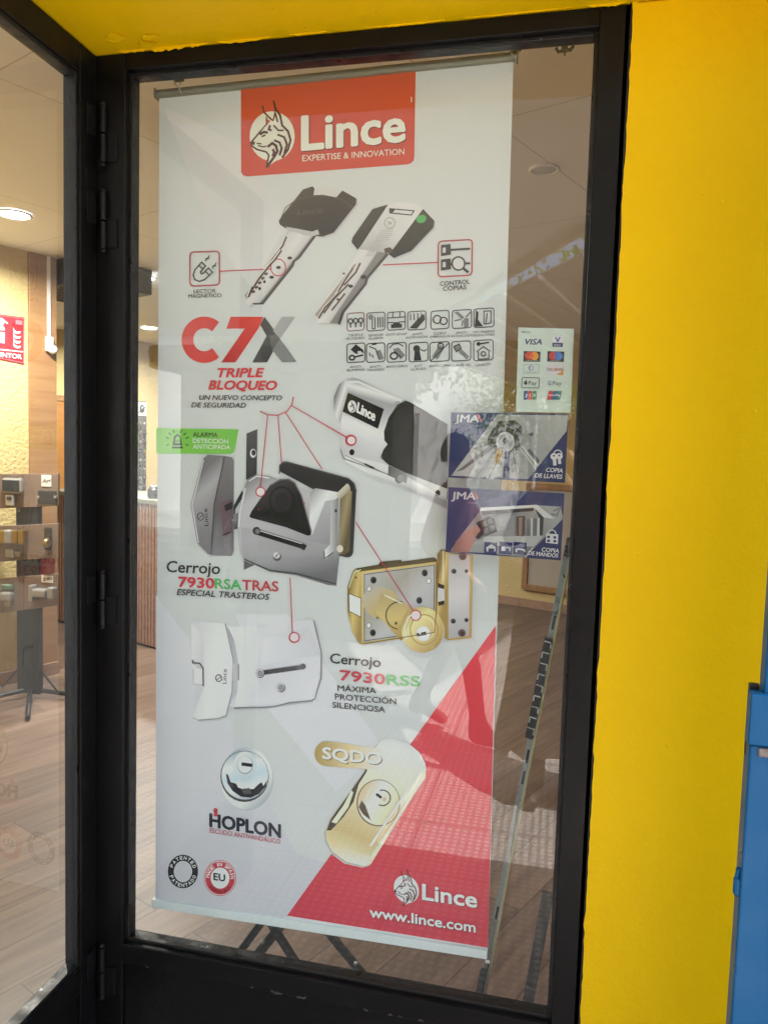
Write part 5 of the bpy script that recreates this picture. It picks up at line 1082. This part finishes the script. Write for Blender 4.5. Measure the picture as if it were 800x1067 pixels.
# blue steel shutter door of the neighbouring unit
bl = thing('blue_shutter', 'blue steel shutter door edge with strap and latch at the lower right', 'shutter', (1.5, -.33, 0))
BY = -.35
def bx(px, py): return onY(px, py, BY)
q = [bx(780.5, 776), bx(770.5, 930), bx(761, 1067)]; x_l = q[1].x
B(1.2195, 1.52, BY, BY+.035, -.03, 1.125, bev=.003).build('lower_panel', blue_m, bl)
B(1.2345, 1.52, BY+.002, BY+.033, 1.128, 2.3, bev=.003).build('upper_panel', blue_m, bl)
B(1.2155, 1.52, BY-.006, BY+.02, 1.127, 1.206, bev=.002).build('strap', blue_m, bl)
MB().box(1.2185, 1.233, BY+.022, BY+.032, 1.1, 1.214, .002).build('pivot', dkmetal, bl)
lg = MB(); c = bx(769, 925); lg.box(c.x-.005, c.x+.012, BY+.004, BY+.016, c.z-.018, c.z+.012, .004); lg.tube([(c.x-.001, BY+.01, c.z+.006), (c.x+.001, BY+.01, c.z+.026)], .0035, 8); lg.build('latch_lug', blue_m, bl)
c = bx(797, 785); fx = MB(); fx.box(c.x-.010, c.x+.02, BY-.004, BY+.002, c.z-.006, c.z+.008, .002); fx.build('rivet_plate', mat('rusty_steel', (.12, .07, .05), .6, var=(90, .8, (.3, .28, .26))), bl)

# ================================================================== THE STREET BEHIND THE CAMERA (seen in the glass)
def tree(x, y, h, r, label, seed, trunk_h):
    rnd = random.Random(seed); t = thing('street_tree', label, 'tree', (x, y, -.1), 0, 'trees along the street')
    tm = MB(); tm.tube([(x, y, -.1), (x+.06, y, trunk_h*.5), (x+.02, y+.05, trunk_h)], .17, 12, .11)
    tips = []
    for i in range(7):
        a = i*2*pi/7+rnd.random()*.5; e = Vector((x+cos(a)*r*.6, y+sin(a)*r*.6, trunk_h+(h-trunk_h)*(.25+.5*rnd.random()))); tm.tube([(x, y, trunk_h-.15), Vector((x, y, trunk_h-.1)).lerp(e, .5)+Vector((0, 0, .25)), e], .07, 7, .02); tips.append(e)
    tm.build('trunk', bark, t)
    cen = [Vector((x, y, trunk_h+(h-trunk_h)*.55))]+tips+[Vector((x+rnd.uniform(-r, r)*.6, y+rnd.uniform(-r, r)*.6, rnd.uniform(trunk_h+.2, h-.3))) for _ in range(16)]
    V = []; Fc = []
    for c in cen:
        rr = r*rnd.uniform(.28, .5)
        for _ in range(430):
            d = Vector((rnd.gauss(0, 1), rnd.gauss(0, 1), rnd.gauss(0, .8))).normalized()*rr*rnd.random()**.45; p = c+d
            if p.z < trunk_h-.5: continue
            s = rnd.uniform(.035, .075); u = Vector((rnd.gauss(0, 1), rnd.gauss(0, 1), rnd.gauss(0, 1))).normalized(); v_ = u.orthogonal().normalized(); b = len(V)
            V += [p-u*s, p+v_*s*.5, p+u*s, p-v_*s*.5]; Fc.append((b, b+1, b+2, b+3))
    me = bpy.data.meshes.new('crown'); base = wm(t); inv = base.inverted(); me.from_pydata([inv @ q for q in V], [], Fc); me.materials.append(leaf_m)
    o = bpy.data.objects.new('crown', me); C.objects.link(o); o.parent = t
bark = mat('bark', (.13, .10, .075), .9, bump=(18, .03, .8))
leaf_m = mat('leaf', (.10, .16, .035), .55, var=(1.6, .8, (.13, .17, .04)))
nl = leaf_m.node_tree; tl = N(leaf_m, 'ShaderNodeBsdfTranslucent'); tl.inputs[0].default_value = (.26, .40, .06, 1); mxs = N(leaf_m, 'ShaderNodeMixShader', i_0=.5)
L(leaf_m, bsdf(leaf_m).outputs[0], mxs.inputs[1]); L(leaf_m, tl.outputs[0], mxs.inputs[2]); L(leaf_m, mxs.outputs[0], nl.nodes['Material Output'].inputs['Surface'])
tree(-1.6, -6.6, 5.4, 1.7, 'leafy street tree by the kerb left of the shop window', 1, 2.2)
tree(2.6, -7.0, 5.8, 1.9, 'leafy street tree by the kerb right of the shop window', 2, 2.3)
tree(-6.5, -6.8, 5.6, 1.8, 'leafy street tree farther left along the kerb', 3, 2.3)
tree(.9, -13.4, 5.0, 2.7, 'leafy tree on the far pavement opposite the window', 4, 1.5)
tree(-4.5, -13.8, 6.0, 2.1, 'leafy tree on the far pavement to the left', 5, 2.3)

def block(x0, x1, y1, h, m, label, nx, nz, seed):
    t = thing('apartment_block', label, 'building', ((x0+x1)/2, y1, -.1), 0, 'buildings across the street')
    B(x0, x1, y1-8, y1, -.1, h).build('wall', m, t); B(x0-.2, x1+.2, y1-8.2, y1+.25, h+.002, h+.35, bev=.03).build('cornice', stone, t)
    gw = mat('block_glass', (.03, .04, .05), .08)
    for i in range(nx):
        for j in range(nz):
            cx = x0+(i+.5)*(x1-x0)/nx; z0 = .6+j*3.0; f = MB(); f.box(cx-.65, cx-.55, y1+.002, y1+.08, z0, z0+1.9); f.box(cx+.55, cx+.65, y1+.002, y1+.08, z0, z0+1.9); f.box(cx-.55, cx+.55, y1+.002, y1+.08, z0+1.8, z0+1.9); f.box(cx-.75, cx+.75, y1+.002, y1+.18, z0-.08, z0)
            fo = f.build('window', stone, t); MB().quad((cx-.55, y1+.01, z0), (cx+.55, y1+.01, z0), (cx+.55, y1+.01, z0+1.8), (cx-.55, y1+.01, z0+1.8)).build('glass', gw, fo)
block(-16, 2.6, -16, 4.3, mat('white_render', (.82, .81, .78), .8), 'low white rendered block across the street opposite the window', 5, 1, 1)
block(2.9, 9, -16.4, 3.8, mat('ochre_render', (.6, .27, .13), .8), 'low terracotta coloured block across the street right of the window', 3, 1, 2)
block(9.2, 19, -16, 7, mat('grey_render', (.6, .58, .55), .8), 'pale grey apartment block across the street to the right', 4, 2, 3)
cf = thing('cafe_canopy', 'grey white canvas terrace canopy on thin posts over the outer pavement', 'canopy', (1.5, -4, 0))
def mir(px, py, z): p = onZ(px, py, z); return Vector((p.x, -p.y, z))
cvw = mat('canopy_canvas', (.42, .40, .38), .85, bump=(3, .05, .3))
K, Nn, Ff = mir(414, 357, 2.75), mir(625, 256, 2.75), mir(560, 407, 2.75)
Nn = K+(Nn-K)*1.1
MB().prism([K, Nn, Nn+(Ff-K)*.9, Ff], (0, 0, .012)).build('canvas', cvw, cf)
cb_ = MB()
for i in range(9): a = Nn.lerp(K, i/8.0); b2 = (Nn+(Ff-K)*.9).lerp(Ff, i/8.0); cb_.tube([a-Vector((0, 0, .02)), b2-Vector((0, 0, .02))], .018, 8)
cb_.build('rafters', white_pl, cf)
for a in (Nn+(Ff-K)*.9, Ff): MB().tube([Vector((a.x, a.y, -.1)), a], .035, 12).build('post', white_pl, cf)
ki = thing('newspaper_kiosk', 'dark green newspaper kiosk standing at the kerb opposite the shop', 'kiosk', (-1.3, -5.0, -.04))
kg = mat('kiosk_green', (.02, .035, .028), .45)
B(-2.3, -.42, -5.4, -4.5, -.04, 2.2, bev=.02).build('body', kg, ki)
B(-2.5, -.26, -5.5, -4.3, 2.202, 2.4, bev=.04).build('roof', kg, ki)
for i in range(3): B(-2.2+i*.6, -1.68+i*.6, -4.498, -4.485, .75, 1.95, bev=.004).build('window', mat('kiosk_glass', (.02, .025, .03), .1), ki)
B(-2.25, -.47, -4.48, -4.2, .66, .70, bev=.005).build('counter', kg, ki)
# canvas awning over the pavement in front of the shop
aw = thing('canvas_awning', 'beige canvas awning stretched over the pavement in front of the shop', 'awning', (-1.4, -1.6, 2.7))
P1, P2 = onZ(620, 226, 2.62), onZ(420, 352, 2.62)      # its free edge runs obliquely from the shop corner
p1 = Vector((P1.x, -P1.y, 2.62)); p2 = Vector((P2.x, -P2.y, 2.62)); e = (p2-p1).normalized()
far = p1+e*4.2; near = p1-e*.9
cv = mat('canvas', (.76, .75, .74), .85, bump=(160, .002, .3))
def translucent(m, c, f):
    t_ = N(m, 'ShaderNodeBsdfTranslucent'); t_.inputs[0].default_value = (*c, 1); x_ = N(m, 'ShaderNodeMixShader', i_0=f)
    L(m, bsdf(m).outputs[0], x_.inputs[1]); L(m, t_.outputs[0], x_.inputs[2]); L(m, x_.outputs[0], m.node_tree.nodes['Material Output'].inputs['Surface'])
translucent(cv, (.72, .69, .63), .22)
MB().prism([near, far, Vector((far.x-3.2, far.y+.4, 2.72)), Vector((-3.6, -.36, 2.9)), Vector((near.x+.05, -.36, 2.9))], (0, 0, .006)).build('canvas', cv, aw)
MB().tube([near-Vector((0, 0, .02)), far-Vector((0, 0, .02))], .025, 12).build('front_bar', white_pl, aw)
MB().tube([Vector((far.x, far.y, -.05)), far-Vector((0, 0, .03))], .03, 12).build('post', white_pl, aw)

# people: one continuous skinned body each
def figure(name, label, joints, edges, root, paint, mats, at_hair, hair_m, subdiv=2):
    """joints: name -> (position, radius)"""
    names = list(joints); me = bpy.data.meshes.new('body'); me.from_pydata([joints[n][0] for n in names], [(names.index(a), names.index(b)) for a, b in edges], [])
    ob = bpy.data.objects.new('body', me); C.objects.link(ob); sk = ob.modifiers.new('s', 'SKIN'); sk.use_smooth_shade = True
    for i, n in enumerate(names):
        r = joints[n][1]; r = r if isinstance(r, tuple) else (r, r); me.skin_vertices[0].data[i].radius = r; me.skin_vertices[0].data[i].use_root = n == root
    sb = ob.modifiers.new('d', 'SUBSURF'); sb.levels = subdiv; sb.render_levels = subdiv
    bpy.context.view_layer.update()
    m2 = bpy.data.meshes.new_from_object(ob.evaluated_get(bpy.context.evaluated_depsgraph_get())); bpy.data.objects.remove(ob)
    m2.materials.clear()
    for m in mats: m2.materials.append(m)
    for p in m2.polygons: p.material_index = paint(Vector(p.center)); p.use_smooth = True
    o = bpy.data.objects.new(name, m2); C.objects.link(o); tag(o, label, 'person')
    c, r, fwd = at_hair
    hv = MB(); n = 12; vs = []; fs = []
    up = Vector((0, 0, 1)); sd_ = fwd.cross(up)
    for i in range(n+1):
        for j in range(20):
            th = i/n*pi*.62; ph = j/20*2*pi; dirv = up*cos(th)+(fwd*cos(ph)+sd_*sin(ph))*sin(th)
            k_ = 1.0+(.06 if dirv.dot(fwd) < 0 else -.02)+.02*sin(7*ph)*sin(th)
            if dirv.dot(fwd) > .35 and th > pi*.33: k_ *= .86
            vs.append(c+Vector((dirv.x*r*.82, dirv.y*r, dirv.z*r*1.12))*k_)
    for i in range(n):
        for j in range(20): fs.append((i*20+j, i*20+(j+1) % 20, (i+1)*20+(j+1) % 20, (i+1)*20+j))
    hv._add(vs, fs, True); h = hv.build('hair', hair_m, None, True); h.parent = o
    return o
skin_m = mat('skin', (.42, .25, .18), .5); hair_d = mat('dark_hair', (.02, .014, .01), .5, bump=(90, .01, .8))
def body_joints(X, Y, Z0, f, H, stride, hands, head_dir=None):
    """X,Y ground point; f: facing (unit xy); stride: foot offsets (left, right) along f; hands: world targets (left, right)"""
    f = Vector((f[0], f[1], 0)).normalized(); s = Vector((-f.y, f.x, 0)); s_r = -s; s_ = H/1.72; o = Vector((X, Y, Z0))
    at = lambda a, b, z: o+f*a*s_+s*b*s_+Vector((0, 0, z*s_))
    J = {'pelvis': (at(0, 0, .93), (.15*s_, .11*s_)), 'waist': (at(.01, 0, 1.10), (.135*s_, .10*s_)), 'chest': (at(0, 0, 1.29), (.165*s_, .115*s_)), 'shoulders': (at(-.01, 0, 1.42), (.115*s_, .075*s_)), 'neck': (at(0, 0, 1.49), .052*s_), 'chin': (at(.015, 0, 1.555), (.062*s_, .07*s_)), 'head': (at(.015, 0, 1.63), (.074*s_, .092*s_)), 'crown': (at(.0, 0, 1.69), (.055*s_, .07*s_)),
         'nose': (at(.105, 0, 1.60), .013*s_)}
    E = [('pelvis', 'waist'), ('waist', 'chest'), ('chest', 'shoulders'), ('shoulders', 'neck'), ('neck', 'chin'), ('chin', 'head'), ('head', 'crown'), ('head', 'nose')]
    for sg, nm, st_, hd_ in ((1, 'l', stride[0], hands[0]), (-1, 'r', stride[1], hands[1])):
        ft = at(st_, sg*.10, 0); lift = max(0, -st_)*.25
        J[nm+'hip'] = (at(0, sg*.095, .88), .088*s_); J[nm+'knee'] = (at(st_*.5+.035, sg*.10, .49), .06*s_); J[nm+'ank'] = (at(st_-.02, sg*.10, .09+lift), .042*s_); J[nm+'toe'] = (at(st_+.17, sg*.115, .035+lift*.3), (.04*s_, .032*s_)); J[nm+'heel'] = (at(st_-.07, sg*.10, .04+lift), .035*s_)
        E += [('pelvis', nm+'hip'), (nm+'hip', nm+'knee'), (nm+'knee', nm+'ank'), (nm+'ank', nm+'toe'), (nm+'ank', nm+'heel')]
        sh = at(-.01, sg*.185, 1.41); J[nm+'sho'] = (sh, .058*s_); E += [('shoulders', nm+'sho')]
        w_ = hd_; mid = (sh+w_)/2; L1 = .30*s_; dd = (w_-sh).length/2; drop = sqrt(max(.0, L1*L1-dd*dd)); dirv = (Vector((0, 0, -1))+s*sg*.5).normalized(); ax = (w_-sh).normalized(); dirv = (dirv-ax*dirv.dot(ax)).normalized()
        el = mid+dirv*drop; J[nm+'elb'] = (el, .043*s_); J[nm+'wri'] = (w_, .028*s_); E += [(nm+'sho', nm+'elb'), (nm+'elb', nm+'wri')]
        fa = (w_-el).normalized(); pa = w_+fa*.075*s_; J[nm+'palm'] = (pa, (.036*s_, .016*s_)); E += [(nm+'wri', nm+'palm')]
        cr = fa.cross(Vector((0, 0, 1))).normalized() if abs(fa.z) < .9 else f
        bend = cr.cross(fa).normalized()*-1
        for i, (ofs, ln) in enumerate(((-.027, .062), (-.009, .075), (.009, .07), (.027, .055))):
            a1 = pa+cr*ofs+fa*ln*.5; a2 = pa+cr*ofs*1.05+fa*ln*.85+bend*.022; J[nm+'f%da' % i] = (a1, .0095); J[nm+'f%db' % i] = (a2, .0075); E += [(nm+'palm', nm+'f%da' % i), (nm+'f%da' % i, nm+'f%db' % i)]
        tb = pa-cr*sg*-.045-fa*.01; J[nm+'th'] = (tb, .0105); J[nm+'th2'] = (tb+fa*.035-cr*sg*-.008, .0085); E += [(nm+'wri', nm+'th'), (nm+'th', nm+'th2')]
    return J, E, at(.0, 0, 1.655), .108*s_, f
PXP, PYP = .97, -1.99
ph_c = Vector((.905, -1.5985, 1.50))
J, E_, hc, hr, fw_ = body_joints(PXP, PYP, -.04, (0, 1), 1.70, (.02, -.06), (ph_c+Vector((-.055, -.10, -.07)), ph_c+Vector((.055, -.10, -.07))))
shirt_d = mat('dark_navy_shirt', (.016, .018, .026), .8, bump=(30, .01, .5)); trou_d = mat('charcoal_trousers', (.022, .022, .026), .85); shoe_d = mat('dark_shoes', (.02, .016, .014), .5)
def paint1(c):
    if c.z < .09: return 3
    if c.z < .9: return 2
    if c.z > 1.47 or (c.y > -1.74 and c.z > 1.2): return 0
    return 1
photographer = figure('person', 'person in a long dark coat standing on the pavement holding up a phone', J, E_, 'pelvis', paint1, [skin_m, shirt_d, trou_d, shoe_d], (hc, hr, fw_), hair_d)
ct_ = MB(); vs = []; fs = []; rows = 16; cols = 44
for i in range(rows+1):
    t = i/rows; z = 1.36-t*1.14; rx = .205+.03*sin(t*pi)*0+.075*t**1.4-.02*sin(min(1, t*2)*pi); ry = .135+.07*t**1.3
    for j in range(cols):
        a = 2*pi*j/cols; wv = 1+.07*t*sin(7*a+1.3*sin(3*t))+.03*t*sin(13*a)
        vs.append((PXP+rx*wv*cos(a), PYP+.01+ry*wv*sin(a), z+.015*t*sin(5*a)))
for i in range(rows):
    for j in range(cols): fs.append((i*cols+j, i*cols+(j+1) % cols, (i+1)*cols+(j+1) % cols, (i+1)*cols+j))
ct_._add(vs, fs, True); co_ = ct_.build('long_coat', shirt_d, None); co_.parent = photographer
sm_ = co_.modifiers.new('thickness', 'SOLIDIFY'); sm_.thickness = .006
phn = thing('smartphone', 'black smartphone held upright in front of the window', 'phone', tuple(ph_c))
MB().box(ph_c.x-.037, ph_c.x+.037, ph_c.y-.004, ph_c.y+.004, ph_c.z-.08, ph_c.z+.08, .0035).build('body', mat('phone_black', (.015, .015, .017), .2), phn)
MB().lathe([(0, 0), (.008, 0), (.008, .002), (0, .002)], (CAM.x, ph_c.y+.0041, CAM.z), (0, 1, 0), 16).build('lens', mat('lens_glass', (.01, .01, .014), .05), phn)
X2, Y2 = .36, -2.62
J, E_, hc, hr, fw_ = body_joints(X2, Y2, -.04, (1, .15), 1.66, (.24, -.2), (Vector((X2+.12, Y2+.24, .92)), Vector((X2-.1, Y2-.24, .95))))
def paint2(c):
    if c.z < .07: return 3
    if c.z < .88: return 2
    if c.z > 1.43 or c.z < 1.02 and abs(c.y-Y2) > .19: return 0
    return 1
figure('walking_person', 'person in a pink top and dark red trousers walking along the pavement', J, E_, 'pelvis', paint2, [skin_m, mat('pink_top', (.26, .10, .10), .8), mat('dark_red_trousers', (.12, .03, .03), .85), mat('brown_shoes', (.12, .06, .04), .5)], (hc, hr, fw_), hair_d)
